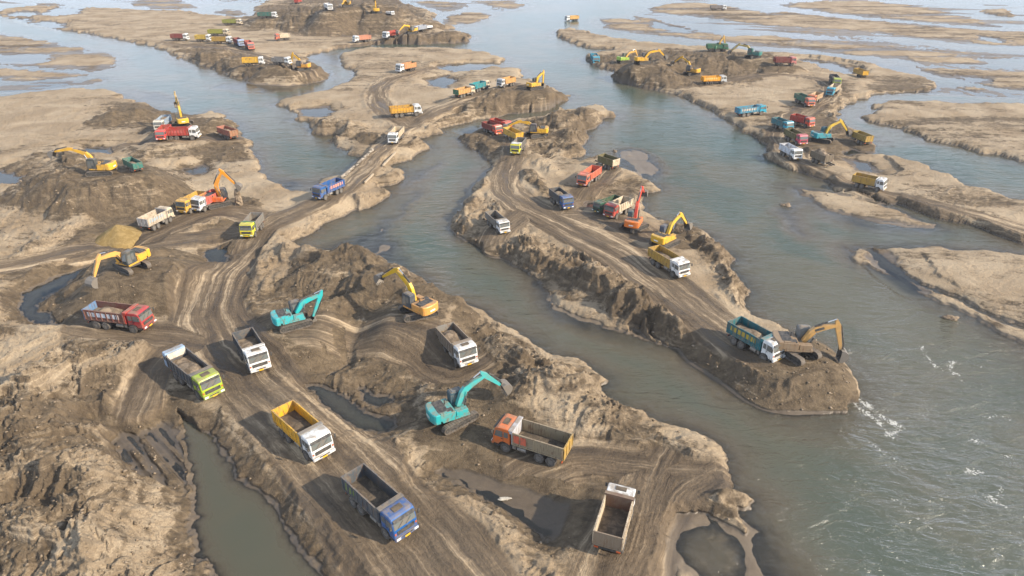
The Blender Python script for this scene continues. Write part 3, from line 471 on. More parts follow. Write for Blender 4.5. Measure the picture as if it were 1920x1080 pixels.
# ------------------------------------------------------------------ vehicles as read off the photograph
# mode 'w': rearmost / front wheel contact on the visible side; mode 'c': rear / front ground centre
# (mode, rear px, front px, cab colour, bed colour, dict of options, label)
RED=(.42,.04,.03); CRIM=(.34,.03,.035); ORG=(.60,.14,.03); YEL=(.70,.38,.02); GOLD=(.42,.26,.05); OCH=(.34,.23,.07); WHT=(.70,.70,.68); CRM=(.58,.48,.34)
BLU=(.008,.085,.27); NAVY=(.03,.07,.18); TEAL=(.01,.24,.27); CYAN=(.02,.30,.42); GRN=(.02,.14,.07); LIME=(.33,.44,.02); LEM=(.66,.60,.03)
SLT=(.07,.08,.09); GRY=(.20,.19,.17); BRN=(.14,.08,.055); MAR=(.22,.04,.035); OLV=(.13,.12,.05); RUST=(.30,.13,.06); SAL=(.62,.13,.07)
TR = [
 ('w',(663,950),(724,1008),BLU,SLT,dict(stain=(.16,.24,.05),canopy=SLT,hatch=1),'blue cab dump truck with empty slate grey green stained bed, lowest on the haul road'),
 ('w',(530,819),(576,862),WHT,YEL,dict(canopy=GRY,load=.25),'white cab dump truck with bright yellow bed on the haul road behind the blue one'),
 ('c',(1137,1043),(1163,953),WHT,CRM,dict(tail=(.20,.15,.10),canopy=BRN,hatch=1,load=.12),'white cab truck seen from behind with cream edged bed beside the wet grey hollow'),
 ('w',(1032,874),(948,847),ORG,(.30,.24,.15),dict(panel=SAL,tail=GOLD,canopy=(.45,.45,.47),hatch=1),'orange cab dump truck with long empty weathered tan bed and ochre tailgate facing left'),
 ('w',(332,713),(373,748),LIME,SLT,dict(load=.75,rear=1,canopy=SLT,hatch=1),'lime green cab dump truck with dark bed and pale blue box at its tail'),
 ('c',(462,654),(491,701),WHT,SLT,dict(load=.4,canopy=WHT,hatch=1),'white cab dump truck with dark bed and white rack, right of the lime green truck'),
 ('w',(184,616),(252,624),CRIM,(.15,.05,.04),dict(load=.8,letters=(.6,.62,.64),tail=(.10,.2,.35),canopy=RED,hatch=1),'crimson cab dump truck with brown sand-filled bed lettered in white beside the blue puddle'),
 ('w',(827,656),(855,687),WHT,(.20,.16,.12),dict(load=.8,hatch=1,tail=GRY),'white cab truck with narrow dusty brown bed of sand above the large turquoise excavator'),
 ('w',(1374,646),(1429,678),WHT,(.015,.12,.14),dict(load=.85,letters=(.42,.30,.04),hatch=1,canopy=(.01,.16,.19)),'white cab truck with yellow marked teal bed of sand at the spit tip'),
 ('w',(1222,497),(1259,520),WHT,GOLD,dict(load=.55,canopy=WHT,front=WHT),'white cab truck with dull yellow bed and white roof bar on the spit road'),
 ('w',(1034,381),(1048,392),BLU,SLT,dict(load=.8),'blue cab truck with dark slate bed driving toward the camera on the central spit'),
 ('w',(1123,337),(1105,350),SAL,SAL,dict(inner=CRM),'salmon red dump truck with matching empty bed on the side track of the spit'),
 ('c',(1153,319),(1118,307),OLV,OLV,dict(nocab=1,tail=CRM),'olive green truck body with cream tailgate parked behind the salmon red truck by the water'),
 ('w',(1180,399),(1157,411),RED,CRM,dict(inner=SLT),'red cab truck with large cream bed standing left of the red armed excavator'),
 ('c',(1152,388),(1124,398),(.02,.09,.05),(.02,.08,.045),dict(s=.72),'small dark green truck half hidden behind the red cab and cream bed truck'),
 ('c',(922,419),(944,438),WHT,GRY,dict(s=.78),'short white tipper alone near the left bank of the central spit'),
 ('w',(641,362),(612,375),BLU,BLU,dict(letters=(.62,.25,.17),inner=RUST,canopy=NAVY),'blue dump truck with red and white lettered blue bed crossing the causeway'),
 ('w',(494,428),(482,443),LEM,GRY,dict(canopy=GRN,inner=SLT),'lemon yellow cab truck with grey bed at the lower end of the causeway'),
 ('c',(378,384),(348,400),(.60,.34,.05),(.5,.3,.06),dict(),'amber yellow cab truck tight beside the white cab one under the orange excavator'),
 ('w',(292,432),(321,417),CRM,(.50,.42,.32),dict(axle=1,inner=SLT,letters=(.30,.36,.40),tail=(.42,.40,.38),canopy=(.25,.24,.23)),'pale cream four axle truck with open bed beside the ochre heap'),
 ('w',(412,384),(388,396),WHT,(.5,.10,.08),dict(canopy=WHT),'white cab truck with red bed being loaded by the orange excavator'),
 ('w',(322,264),(361,263),WHT,RED,dict(letters=(.5,.12,.1),canopy=RED,load=.7,s=1.0),'white cab dump truck with lettered red bed below the yellow excavator, left shore'),
 ('c',(316,252),(303,266),(.6,.05,.05),RED,dict(),'red and white cab truck wedged at the tail of the red lettered truck'),
 ('c',(316,233),(299,247),(.6,.55,.45),(.3,.4,.5),dict(load=.9),'cream and blue truck heaped with pale sand left of the yellow excavator'),
 ('c',(441,263),(409,252),MAR,(.36,.13,.09),dict(nocab=1,load=.7,tail=RUST),'rusty pink truck body by the water edge right of the red lettered truck'),
 ('c',(262,324),(236,311),GRN,(.02,.15,.12),dict(nocab=1,s=.72,load=.5),'teal green truck body standing right of the big yellow long arm excavator'),
 ('w',(744,221),(781,218),WHT,(.55,.30,.04),dict(letters=(.75,.35,.03),load=.6,s=1.0),'white cab truck with amber yellow bed on the sandy island above the causeway'),
 ('w',(757,258),(748,269),WHT,CRM,dict(),'white cab truck with cream bed driving onto the far end of the causeway'),
 ('w',(776,133),(757,137),WHT,(.55,.25,.10),dict(tail=GRN),'white cab truck with orange bed and green tail alone on the sandy island'),
 ('w',(866,184),(886,179),CRM,(.55,.30,.10),dict(tail=GRN,load=.7),'cream cab truck with orange bed and green tailgate following the teal one uphill'),
 ('w',(896,173),(914,168),CRM,TEAL,dict(load=.4),'cream cab truck with teal bed heading up to the island end heap'),
 ('w',(963,161),(946,165),(.5,.5,.5),(.60,.32,.10),dict(load=.7),'pale grey cab truck with orange bed left of the small island end excavator'),
 ('c',(910,245),(936,255),(.65,.10,.05),MAR,dict(load=.7),'orange red cab truck with dark red bed at the water, spit head'),
 ('c',(925,240),(952,247),(.6,.07,.04),RED,dict(),'red truck partly hidden behind the orange red one at the far end of the spit'),
 ('c',(974,268),(942,253),YEL,(.62,.38,.06),dict(nocab=1,tail=YEL),'bright yellow truck body being filled beside the yellow excavator on the spit'),
 ('w',(985,280),(977,290),LEM,GRY,dict(canopy=WHT,inner=SLT,roof=WHT),'lime yellow cab truck with white roof leaving the spit head loading place'),
 ('w',(327,77),(346,77),WHT,MAR,dict(load=.4),'white cab truck with dark red bed leftmost of the row on the far left island'),
 ('w',(372,79),(389,79),WHT,(.55,.38,.06),dict(),'white cab truck with yellow bed second from the left in the far island row'),
 ('w',(405,83),(427,83),WHT,GOLD,dict(load=.4),'white cab truck with mustard bed, third of the far island row'),
 ('w',(395,68),(424,68),CRM,(.30,.30,.05),dict(load=.5),'long olive yellow truck behind the row on the far left island'),
 ('w',(423,48),(447,48),CRM,(.25,.27,.05),dict(),'olive green truck alone farthest back on the open sand of the far left island'),
 ('c',(441,82),(457,90),(.3,.4,.6),MAR,dict(),'maroon bed truck with pale blue cab facing the camera on the far left island'),
 ('c',(462,86),(476,98),(.6,.15,.1),RED,dict(),'red cab truck rightmost of the row on the far left island'),
 ('w',(463,125),(488,124),WHT,(.65,.38,.03),dict(load=.5),'white cab truck with golden bed on the heap road of the far left island'),
 ('w',(515,122),(536,123),WHT,(.3,.28,.25),dict(),'white cab truck with grey bed beside the small digging excavator at the channel'),
 ('w',(538,76),(526,77),SAL,CRM,dict(),'small salmon and cream truck alone on pale sand below the big ridge'),
 ('w',(691,79),(672,81),WHT,(.5,.2,.12),dict(front=WHT),'white cab truck with rust red bed on the beach under the big ridge'),
 ('w',(745,70),(730,73),WHT,RED,dict(),'white cab truck with red bed being loaded at the foot of the big ridge'),
 ('w',(488,35),(514,35),WHT,(.03,.15,.12),dict(load=.5),'green bed truck with white cab at the left end of the big ridge'),
 ('c',(611,16),(622,22),WHT,WHT,dict(),'small white tipper among excavators on the big ridge'),
 ('c',(552,10),(567,4),RED,RED,dict(),'red truck on top of the big ridge at the upper edge of the picture'),
 ('c',(725,27),(738,29),WHT,WHT,dict(van=1),'tiny white pickup right of the tall arm excavator on the big ridge'),
 ('c',(813,53),(792,56),WHT,WHT,dict(van=1),'white pickup at the right foot of the big ridge'),
 ('c',(797,58),(776,62),(.35,.4,.48),(.3,.34,.4),dict(),'blue grey truck behind the yellow excavator below the big ridge'),
 ('w',(1081,40),(1067,41),WHT,(.60,.35,.10),dict(load=.5,water=1),'white cab truck with yellow bed fording the wide channel alone'),
 ('w',(1337,20),(1357,20),WHT,(.25,.22,.20),dict(),'grey bed truck with white cab on the farthest right sandbar'),
 ('c',(1111,112),(1119,124),CYAN,CYAN,dict(load=1,water=1),'teal truck standing in shallow water at the left end of the right shore'),
 ('w',(1326,159),(1354,158),(.5,.52,.52),(.80,.36,.02),dict(letters=(.85,.55,.2),load=.3),'grey white cab truck with vivid orange yellow lettered bed on the right shore'),
 ('w',(1333,97),(1357,97),GRN,(.03,.17,.09),dict(load=.4),'dark green truck under the raised arm of the farthest excavator'),
 ('w',(1394,220),(1428,216),CYAN,(.04,.24,.36),dict(letters=(.55,.47,.38),load=.8),'cyan blue dump truck with white lettered bed on the edge of the right shore'),
 ('w',(1460,124),(1484,124),(.6,.2,.18),MAR,dict(load=.5),'dark red truck with pink cab on the far right shore road'),
 ('c',(1621,147),(1597,139),GOLD,GOLD,dict(nocab=1,tail=YEL),'mustard yellow truck body standing at the shallow pool on the right shore'),
 ('c',(1558,151),(1570,165),(.35,.42,.06),SLT,dict(load=.6),'green yellow cab truck with dark bed climbing the right shore road'),
 ('c',(1568,171),(1553,182),CYAN,CRM,dict(),'turquoise cab truck with cream bed below the green yellow one'),
 ('w',(1491,192),(1508,200),SAL,(.04,.15,.11),dict(load=.5),'orange cab truck with dark green bed on the right shore'),
 ('c',(1534,188),(1518,196),ORG,(.55,.38,.22),dict(),'cream and orange truck behind the orange cab one with the green bed'),
 ('w',(1486,234),(1508,240),(.65,.08,.04),RED,dict(inner=MAR,canopy=SLT),'bright red dump truck with red bed at the right shore loading place'),
 ('w',(1449,240),(1467,247),CYAN,(.04,.17,.2),dict(load=.6),'steel blue truck with dark teal bed left of the bright red one'),
 ('w',(1472,262),(1491,272),(.50,.05,.10),OLV,dict(load=.5),'crimson pink cab truck with olive bed below the steel blue one'),
 ('c',(1627,274),(1592,260),GOLD,(.33,.24,.06),dict(nocab=1,tail=GOLD,load=.5),'mustard truck body being filled by the teal bodied excavator with yellow arm'),
 ('w',(1465,292),(1478,299),WHT,(.6,.62,.66),dict(),'small white truck at the cut bank of the right shore'),
 ('c',(1524,301),(1562,317),BRN,(.16,.13,.09),dict(nocab=1,load=1.6),'soil buried dark truck body right of the small white truck'),
 ('w',(1605,352),(1641,360),WHT,GOLD,dict(load=.4,front=WHT),'white cab truck with olive yellow bed driving alone down the right shore road'),
]
EX_Y=(.66,.36,.02); EX_O=(.62,.20,.02)
# centre px, bucket-side px on the ground, track heading px pair, elbow px, stick end px, scale, body, arm, cab, opts, label
EX = [
 ((850,789),(946,755),((846,806),(889,783)),(909,703),(938,721),1.0,(.02,.34,.34),(.05,.36,.34),(.03,.07,.09),dict(),'large turquoise excavator digging into the dark heap left of the orange truck'),
 ((552,611),(592,598),((541,625),(581,614)),(584,565),(587,593),.92,(.02,.38,.40),(.02,.38,.38),(.04,.05,.06),dict(),'turquoise excavator with folded arm on top of the rounded heap by the haul road'),
 ((785,590),(706,550),((767,601),(812,592)),(742,506),(718,519),1.0,(.66,.30,.06),(.60,.36,.02),(.05,.06,.07),dict(),'orange yellow excavator with dark cab above the narrow brown bed truck, arm reaching left'),
 ((250,507),(178,540),((222,500),(255,516)),(184,486),(176,520),1.0,(.72,.36,.03),(.60,.32,.08),(.04,.05,.05),dict(),'yellow excavator lowering its bucket beside the blue puddle at left'),
 ((1490,664),(1578,668),((1466,660),(1496,679)),(1556,616),(1576,655),1.05,(.24,.16,.09),(.50,.28,.09),(.12,.13,.13),dict(badge=1),'mud covered excavator with orange arm and bucket hanging over the water at the spit tip'),
 ((1246,459),(1287,438),((1251,467),(1268,460)),(1277,402),(1287,419),.95,(.66,.38,.03),(.62,.38,.04),(.05,.07,.11),dict(),'yellow excavator digging the dark pit above the dull yellow truck on the spit'),
 ((1188,429),(1206,398),((1180,432),(1200,424)),(4.6,6.1),(6.6,4.6),.95,(.66,.16,.02),(.62,.05,.02),(.06,.10,.11),dict(),'orange red excavator with upright red arm right of the cream bed truck'),
 ((411,385),(446,384),((396,388),(420,383)),(416,322),(441,345),.95,(.66,.12,.02),(.72,.28,.02),(.05,.06,.08),dict(pour=1),'orange excavator pouring sand from its bucket beside the white cab truck'),
 ((192,326),(102,324),((170,328),(205,326)),(129,279),(103,284),1.0,(.72,.38,.03),(.72,.38,.02),(.04,.05,.05),dict(),'bright yellow excavator with long level arm on top of the big left heap'),
 ((344,236),(337,224),((332,237),(358,236)),(3.4,7.2),(4.6,4.9),.95,(.66,.40,.03),(.66,.40,.03),(.05,.06,.06),dict(),'yellow excavator with upright arm behind the red lettered truck on the left shore'),
 ((1003,168),(1020,164),((992,170),(1012,168)),(1012,146),(1018,156),.9,EX_Y,EX_Y,(.05,.06,.06),dict(),'small yellow excavator at the end heap of the sandy island'),
 ((1006,256),(955,254),((996,258),(1018,255)),(973,228),(953,236),1.0,EX_Y,EX_Y,(.06,.06,.07),dict(),'yellow excavator loading the bright yellow truck body at the spit head'),
 ((568,132),(545,131),((560,134),(578,132)),(552,106),(546,122),.95,(.68,.32,.04),(.66,.36,.03),(.05,.05,.06),dict(),'yellow excavator at the channel edge of the far left island'),
 ((653,30),(622,28),((645,32),(662,31)),(632,8),(624,17),1.0,EX_Y,EX_Y,(.2,.14,.03),dict(),'yellow excavator stretching left on the crest of the big ridge'),
 ((706,27),(703,18),((696,28),(716,27)),(3.2,7.4),(4.4,5.0),1.0,EX_Y,EX_Y,(.2,.14,.03),dict(),'yellow excavator with upright arm on the crest of the big ridge'),
 ((773,66),(748,68),((765,67),(782,66)),(757,48),(748,58),.95,EX_Y,EX_Y,(.1,.09,.05),dict(),'yellow excavator loading the red bed truck at the foot of the big ridge'),
 ((1205,120),(1245,118),((1196,122),(1216,120)),(1237,95),(1245,104),1.0,EX_Y,EX_Y,(.05,.05,.06),dict(),'yellow excavator with long bent arm in the middle of the right shore heap'),
 ((1170,118),(1195,115),((1163,119),(1178,118)),(1192,96),(1196,107),.95,(.30,.46,.06),(.60,.34,.08),(.08,.1,.08),dict(),'green and yellow excavator at the left end of the right shore heap'),
 ((1296,142),(1266,136),((1286,144),(1306,142)),(1278,107),(1265,116),.95,(.66,.34,.03),(.62,.34,.03),(.05,.05,.06),dict(),'orange yellow excavator reaching left over the hollow of the right shore heap'),
 ((1346,96),(1357,95),((1340,97),(1354,96)),(1356,72),(1360,88),.9,(.03,.16,.08),(.40,.24,.05),(.03,.1,.07),dict(),'dark green excavator with ochre arm behind the farthest green truck'),
 ((1411,109),(1370,104),((1402,111),(1420,109)),(1385,84),(1372,95),1.0,(.03,.16,.14),(.50,.36,.10),(.03,.12,.1),dict(),'dark teal excavator with pale yellow arm reaching left on the far right shore'),
 ((1541,265),(1590,262),((1530,262),(1555,266)),(1577,227),(1588,245),1.0,(.02,.28,.34),(.55,.36,.04),(.03,.10,.12),dict(),'teal bodied excavator with yellow arm loading on the right shore'),
]

def hits(pxs):
    Z = np.linspace(15, -.2, 120); Ds = np.array([ray(a, b) for a, b in pxs]); T = (Z[None, :] - CAM_H) / Ds[:, 2:3]
    X = Ds[:, 0:1] * T; Y = Ds[:, 1:2] * T
    H = np.maximum(terrain(X.ravel(), Y.ravel(), False)['h'].reshape(X.shape), -.25)
    k = np.argmax(H >= Z[None, :], axis=1); i = np.arange(len(pxs))
    return np.stack([X[i, k], Y[i, k], H[i, k]], 1)

pix = []
for t in TR: pix += [t[1], t[2]]
for e in EX: pix += [e[0], e[1], e[2][0], e[2][1]]
HT = hits(pix); PADS = []; TRP = []; EXP = []
j = 0
for t in TR:
    z = .5 * (HT[j][2] + HT[j + 1][2]); j += 2
    if t[5].get('water'): z = -.35
    r = ground(*t[1], z); f = ground(*t[2], z); v = f - r; L = float(np.hypot(*v)); u = v / L
    if t[0] == 'w':
        n = np.array([-u[1], u[0]]); m = (r + f) / 2
        if np.dot(n, m) < 0: n = -n
        c = m + n * 1.15; sx = L / 5.2
    else: c = (r + f) / 2; sx = L / 8.0
    sx = min(max(sx, .74), 1.12)
    px_h = ground(*t[1], z)[1]
    s = t[5].get('s', 1.0 if px_h < 85 else (.89 if px_h < 240 else 1.04))
    TRP.append((c, z, atan2(u[1], u[0]), min(sx, 1.1) * (1.04 if px_h > 240 else 1), s)); PADS.append((c, 5.0 * s, z, u, .36))
for e in EX:
    c = HT[j]; z = c[2]; b = ground(*e[1], z); a, d = ground(*e[2][0], z), ground(*e[2][1], z); j += 4
    EXP.append((c, z, atan2(b[1] - c[1], b[0] - c[0]), atan2(d[1] - a[1], d[0] - a[0]))); PADS.append((c[:2], 3.2, z, np.array([1., 0.]), .85))

def pads(X, Y, F):
    h = F['h']
    for c, r, z, u, br in PADS:
        if z < -.1: continue
        k = np.nonzero((np.abs(X - c[0]) < r * 1.3 + 8) & (np.abs(Y - c[1]) < r * 1.3 + 8))[0]
        if not k.size: continue
        x = X[k] - c[0]; y = Y[k] - c[1]; a = np.abs(x * u[0] + y * u[1]); b = np.abs(-x * u[1] + y * u[0])
        q = np.maximum(a - r * .85, 0) ** 2 + np.maximum(b - r * br, 0) ** 2; m = sstep(2.4 + 1.4 * np.abs(z - h[k]), .1, np.sqrt(q))
        m = m * (F['h'][k] > -.3)
        h[k] = h[k] + (z - .02 + .02 * perlin(X[k] * 2, Y[k] * 2, 5) - h[k]) * m
    return F
def height_at(x, y):
    F = pads(np.array([x], float), np.array([y], float), terrain(np.array([x], float), np.array([y], float))); return float(F['h'][0])

# ------------------------------------------------------------------ the ground and the water as two sheets
def sheet(ns, rows_px, far_rows, smax):
    v = (np.array(rows_px) - 540) / FOC
    yy = CAM_H * (cos(PITCH) - v * sin(PITCH)) / (sin(PITCH) + v * cos(PITCH))
    yy = np.concatenate([yy, np.geomspace(yy[-1] * 1.02, 7000, far_rows)])
    s = np.linspace(-smax, smax, ns); zc = yy * cos(PITCH) + CAM_H * sin(PITCH)
    return (s[None, :] * zc[:, None]).ravel(), np.repeat(yy, ns), len(yy)
def grid_mesh(name, X, Y, Z, nr, ns):
    me = bpy.data.meshes.new(name); me.vertices.add(nr * ns)
    me.vertices.foreach_set('co', np.stack([X, Y, Z], 1).astype(np.float32).ravel())
    i = (np.arange(nr - 1)[:, None] * ns + np.arange(ns - 1)[None, :]).ravel()
    q = np.stack([i, i + 1, i + ns + 1, i + ns], 1).astype(np.int32); nq = len(q)
    me.loops.add(nq * 4); me.loops.foreach_set('vertex_index', q.ravel())
    me.polygons.add(nq); me.polygons.foreach_set('loop_start', np.arange(0, nq * 4, 4, dtype=np.int32))
    me.polygons.foreach_set('use_smooth', np.ones(nq, bool)); me.update(calc_edges=True)
    return me
def put_attr(me, name, arr):
    a = me.attributes.new(name, 'FLOAT_VECTOR', 'POINT'); a.data.foreach_set('vector', arr.astype(np.float32).ravel())

NS = 1120; X, Y, NR = sheet(NS, np.arange(1290, -12, -1.6), 60, .93)
F = pads(X, Y, terrain(X, Y)); Hh = F['h']

# ------------------------------------------------------------------ material helpers
class NT:
    def __init__(self, name):
        self.m = bpy.data.materials.new(name); self.m.use_nodes = True; self.t = self.m.node_tree; self.t.nodes.clear()
        self.out = self.t.nodes.new('ShaderNodeOutputMaterial')
    def n(self, kind, **kw):
        nd = self.t.nodes.new(kind)
        for k, v in kw.items():
            if k.startswith('_'): setattr(nd, k[1:], v)
        return nd
    def link(self, a, b): self.t.links.new(a, b)
    def setin(self, nd, key, v):
        if hasattr(v, 'is_output') or isinstance(v, bpy.types.NodeSocket): self.link(v, nd.inputs[key])
        else: nd.inputs[key].default_value = v
    def math(self, op, a, b=None, c=None, clamp=False):
        nd = self.n('ShaderNodeMath', _operation=op, _use_clamp=clamp); self.setin(nd, 0, a)
        if b is not None: self.setin(nd, 1, b)
        if c is not None: self.setin(nd, 2, c)
        return nd.outputs[0]
    def mix(self, f, a, b, mode='MIX'):
        nd = self.n('ShaderNodeMix', _data_type='RGBA', _blend_type=mode); self.setin(nd, 0, f)
        for k, v in ((6, a), (7, b)):
            if isinstance(v, tuple): v = (*v, 1.0)[:4]
            self.setin(nd, k, v)
        return nd.outputs[2]
    def noise(self, vec, scale, detail=4, rough=.55, dist=0.0, dims='3D'):
        nd = self.n('ShaderNodeTexNoise', _noise_dimensions=dims)
        if vec is not None: self.link(vec, nd.inputs['Vector'])
        nd.inputs['Scale'].default_value = scale; nd.inputs['Detail'].default_value = detail
        nd.inputs['Roughness'].default_value = rough; nd.inputs['Distortion'].default_value = dist
        return nd.outputs[0]
    def vor(self, vec, scale, feature='F1', rnd=1.0):
        nd = self.n('ShaderNodeTexVoronoi', _feature=feature); self.link(vec, nd.inputs['Vector'])
        nd.inputs['Scale'].default_value = scale; nd.inputs['Randomness'].default_value = rnd
        return nd
    def rng(self, v, a, b, c=0., d=1., smooth=True):
        nd = self.n('ShaderNodeMapRange', _interpolation_type='SMOOTHSTEP' if smooth else 'LINEAR')
        self.setin(nd, 0, v)
        for i, q in enumerate((a, b, c, d)): self.setin(nd, 1 + i, q)
        return nd.outputs[0]
    def mapv(self, vec, scale=(1, 1, 1), rot=(0, 0, 0), loc=(0, 0, 0)):
        nd = self.n('ShaderNodeMapping'); self.link(vec, nd.inputs[0]); nd.inputs['Scale'].default_value = scale
        nd.inputs['Rotation'].default_value = rot; nd.inputs['Location'].default_value = loc; return nd.outputs[0]
    def bump(self, h, strength, dist, normal=None):
        nd = self.n('ShaderNodeBump'); self.link(h, nd.inputs['Height']); nd.inputs['Strength'].default_value = strength
        nd.inputs['Distance'].default_value = dist
        if normal is not None: self.link(normal, nd.inputs['Normal'])
        return nd.outputs[0]
    def bsdf(self, col, rough, normal=None, metal=0., spec=.5):
        nd = self.n('ShaderNodeBsdfPrincipled'); self.setin(nd, 'Base Color', (*col, 1.0)[:4] if isinstance(col, tuple) else col)
        self.setin(nd, 'Roughness', rough); nd.inputs['Metallic'].default_value = metal; nd.inputs['Specular IOR Level'].default_value = spec
        if normal is not None: self.link(normal, nd.inputs['Normal'])
        return nd.outputs[0]
    def done(self, sh): self.link(sh, self.out.inputs[0]); return self.m

def sand_material():
    T = NT('river_sand'); geo = T.n('ShaderNodeNewGeometry'); P = geo.outputs['Position']
    sa = T.n('ShaderNodeAttribute', _attribute_name='surf'); sp = T.n('ShaderNodeSeparateXYZ'); T.link(sa.outputs['Vector'], sp.inputs[0])
    dry, road, wet = sp.outputs[0], sp.outputs[1], sp.outputs[2]
    ra = T.n('ShaderNodeAttribute', _attribute_name='track'); rs = T.n('ShaderNodeSeparateXYZ'); T.link(ra.outputs['Vector'], rs.inputs[0])
    n1 = T.noise(P, .10, 5, .6, .6); n2 = T.noise(T.mapv(P, (1, 1.6, 1)), .55, 5, .65, .8); n3 = T.noise(P, 3.2, 4, .7); n4 = T.noise(P, 11., 3, .7)
    light = T.mix(T.rng(n1, .35, .68), (.310, .228, .140), (.450, .350, .232)); light = T.mix(T.rng(n3, .35, .75, 0, .30), light, (.235, .172, .110))
    dark = T.mix(T.rng(n2, .3, .7), (.080, .057, .034), (.185, .135, .082)); dark = T.mix(T.rng(n3, .5, .78, 0, .40), dark, (.26, .190, .118))
    flow = T.noise(T.mapv(P, (.018, .085, 1), (0, 0, R(6))), 1.0, 6, .66, .9); f = T.math('ADD', dry, T.math('MULTIPLY', T.math('SUBTRACT', n2, .5), 1.1)); f = T.math('ADD', f, T.math('MULTIPLY', T.math('SUBTRACT', flow, .56), 2.2)); f = T.math('ADD', f, T.math('MULTIPLY', T.math('SUBTRACT', n3, .5), .45))
    f = T.math('ADD', f, T.math('MULTIPLY', T.math('SUBTRACT', n1, .5), .5))
    col = T.mix(T.rng(f, .30, .74), dark, light)
    col = T.mix(T.rng(n4, .35, .68, 0, .42), col, T.mix(.62, col, (.045, .033, .022)))
    # dry crust curls and pale clods
    vo = T.vor(T.mapv(P, (1, 1.3, 1)), 1.9); cl = T.math('MULTIPLY', T.rng(vo.outputs['Distance'], .16, .06), T.rng(n2, .52, .62))
    col = T.mix(T.math('MULTIPLY', T.math('MULTIPLY', cl, rs.outputs[2]), .35, clamp=True), col, (.42, .33, .23))
    # freshly cut steep faces are moist
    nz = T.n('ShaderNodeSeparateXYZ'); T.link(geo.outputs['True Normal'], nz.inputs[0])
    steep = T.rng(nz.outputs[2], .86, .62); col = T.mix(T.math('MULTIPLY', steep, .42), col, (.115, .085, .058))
    # wheel-polished roads with streaks along the direction of travel
    cv = T.n('ShaderNodeCombineXYZ'); T.link(rs.outputs[0], cv.inputs[0]); T.link(rs.outputs[1], cv.inputs[1])
    wob = T.noise(P, .045, 3, .6); vv = T.math('ADD', rs.outputs[1], T.math('MULTIPLY', wob, 3.6)); T.link(vv, cv.inputs[1])
    s1 = T.noise(T.mapv(cv.outputs[0], (.045, .60, 1)), 1.0, 5, .62, .5); s2 = T.noise(T.mapv(cv.outputs[0], (.09, 2.3, 1)), 1.0, 5, .7, .6)
    st = T.math('ADD', T.math('MULTIPLY', s1, .68), T.math('MULTIPLY', s2, .32))
    st = T.math('ADD', T.math('MULTIPLY', T.math('SUBTRACT', st, .51), T.rng(n1, .3, .7, .85, 1.5)), T.math('ADD', .51, T.math('MULTIPLY', T.math('SUBTRACT', n2, .5), .16)))
    rc = T.n('ShaderNodeValToRGB'); T.link(st, rc.inputs[0]); e = rc.color_ramp.elements
    e[0].position = .36; e[0].color = (.062, .045, .030, 1); e[1].position = .63; e[1].color = (.50, .38, .245, 1)
    m = rc.color_ramp.elements.new(.50); m.color = (.145, .105, .067, 1); m = rc.color_ramp.elements.new(.56); m.color = (.250, .185, .117, 1)
    rcol = T.mix(T.rng(n1, .45, .66, .0, .40), rc.outputs[0], (.105, .080, .056))
    rm = T.rng(T.math('ADD', road, T.math('MULTIPLY', T.math('SUBTRACT', n2, .5), .7)), .25, .75)
    col = T.mix(T.math('MULTIPLY', rm, .90), col, rcol)
    zz = T.n('ShaderNodeSeparateXYZ'); T.link(P, zz.inputs[0]); subm = T.rng(zz.outputs[2], -.02, -.16)
    w = T.rng(T.math('ADD', wet, T.math('MULTIPLY', T.math('SUBTRACT', n2, .5), .5)), .2, .8)
    col = T.mix(w, col, T.mix(T.math('SUBTRACT', .74, T.math('MULTIPLY', subm, .16)), col, T.mix(subm, (.100, .079, .058), (.240, .192, .142))))
    sheen = T.math('MULTIPLY', T.math('MULTIPLY', rm, T.rng(st, .50, .40)), T.rng(T.noise(P, .05, 3, .5), .44, .56)); rough = T.math('SUBTRACT', T.rng(w, 0., 1., .93, .42, False), T.math('MULTIPLY', sheen, .42))
    bh = T.math('ADD', T.math('MULTIPLY', n3, .8), T.math('MULTIPLY', n4, .35)); bh = T.math('ADD', bh, T.math('MULTIPLY', T.math('MULTIPLY', s2, road), .9))
    bh = T.math('ADD', bh, T.math('MULTIPLY', n2, .9)); dryb = T.math('SUBTRACT', 1.15, w); bh = T.math('MULTIPLY', bh, dryb)
    return T.done(T.bsdf(col, rough, T.bump(bh, .9, .26), spec=.25))

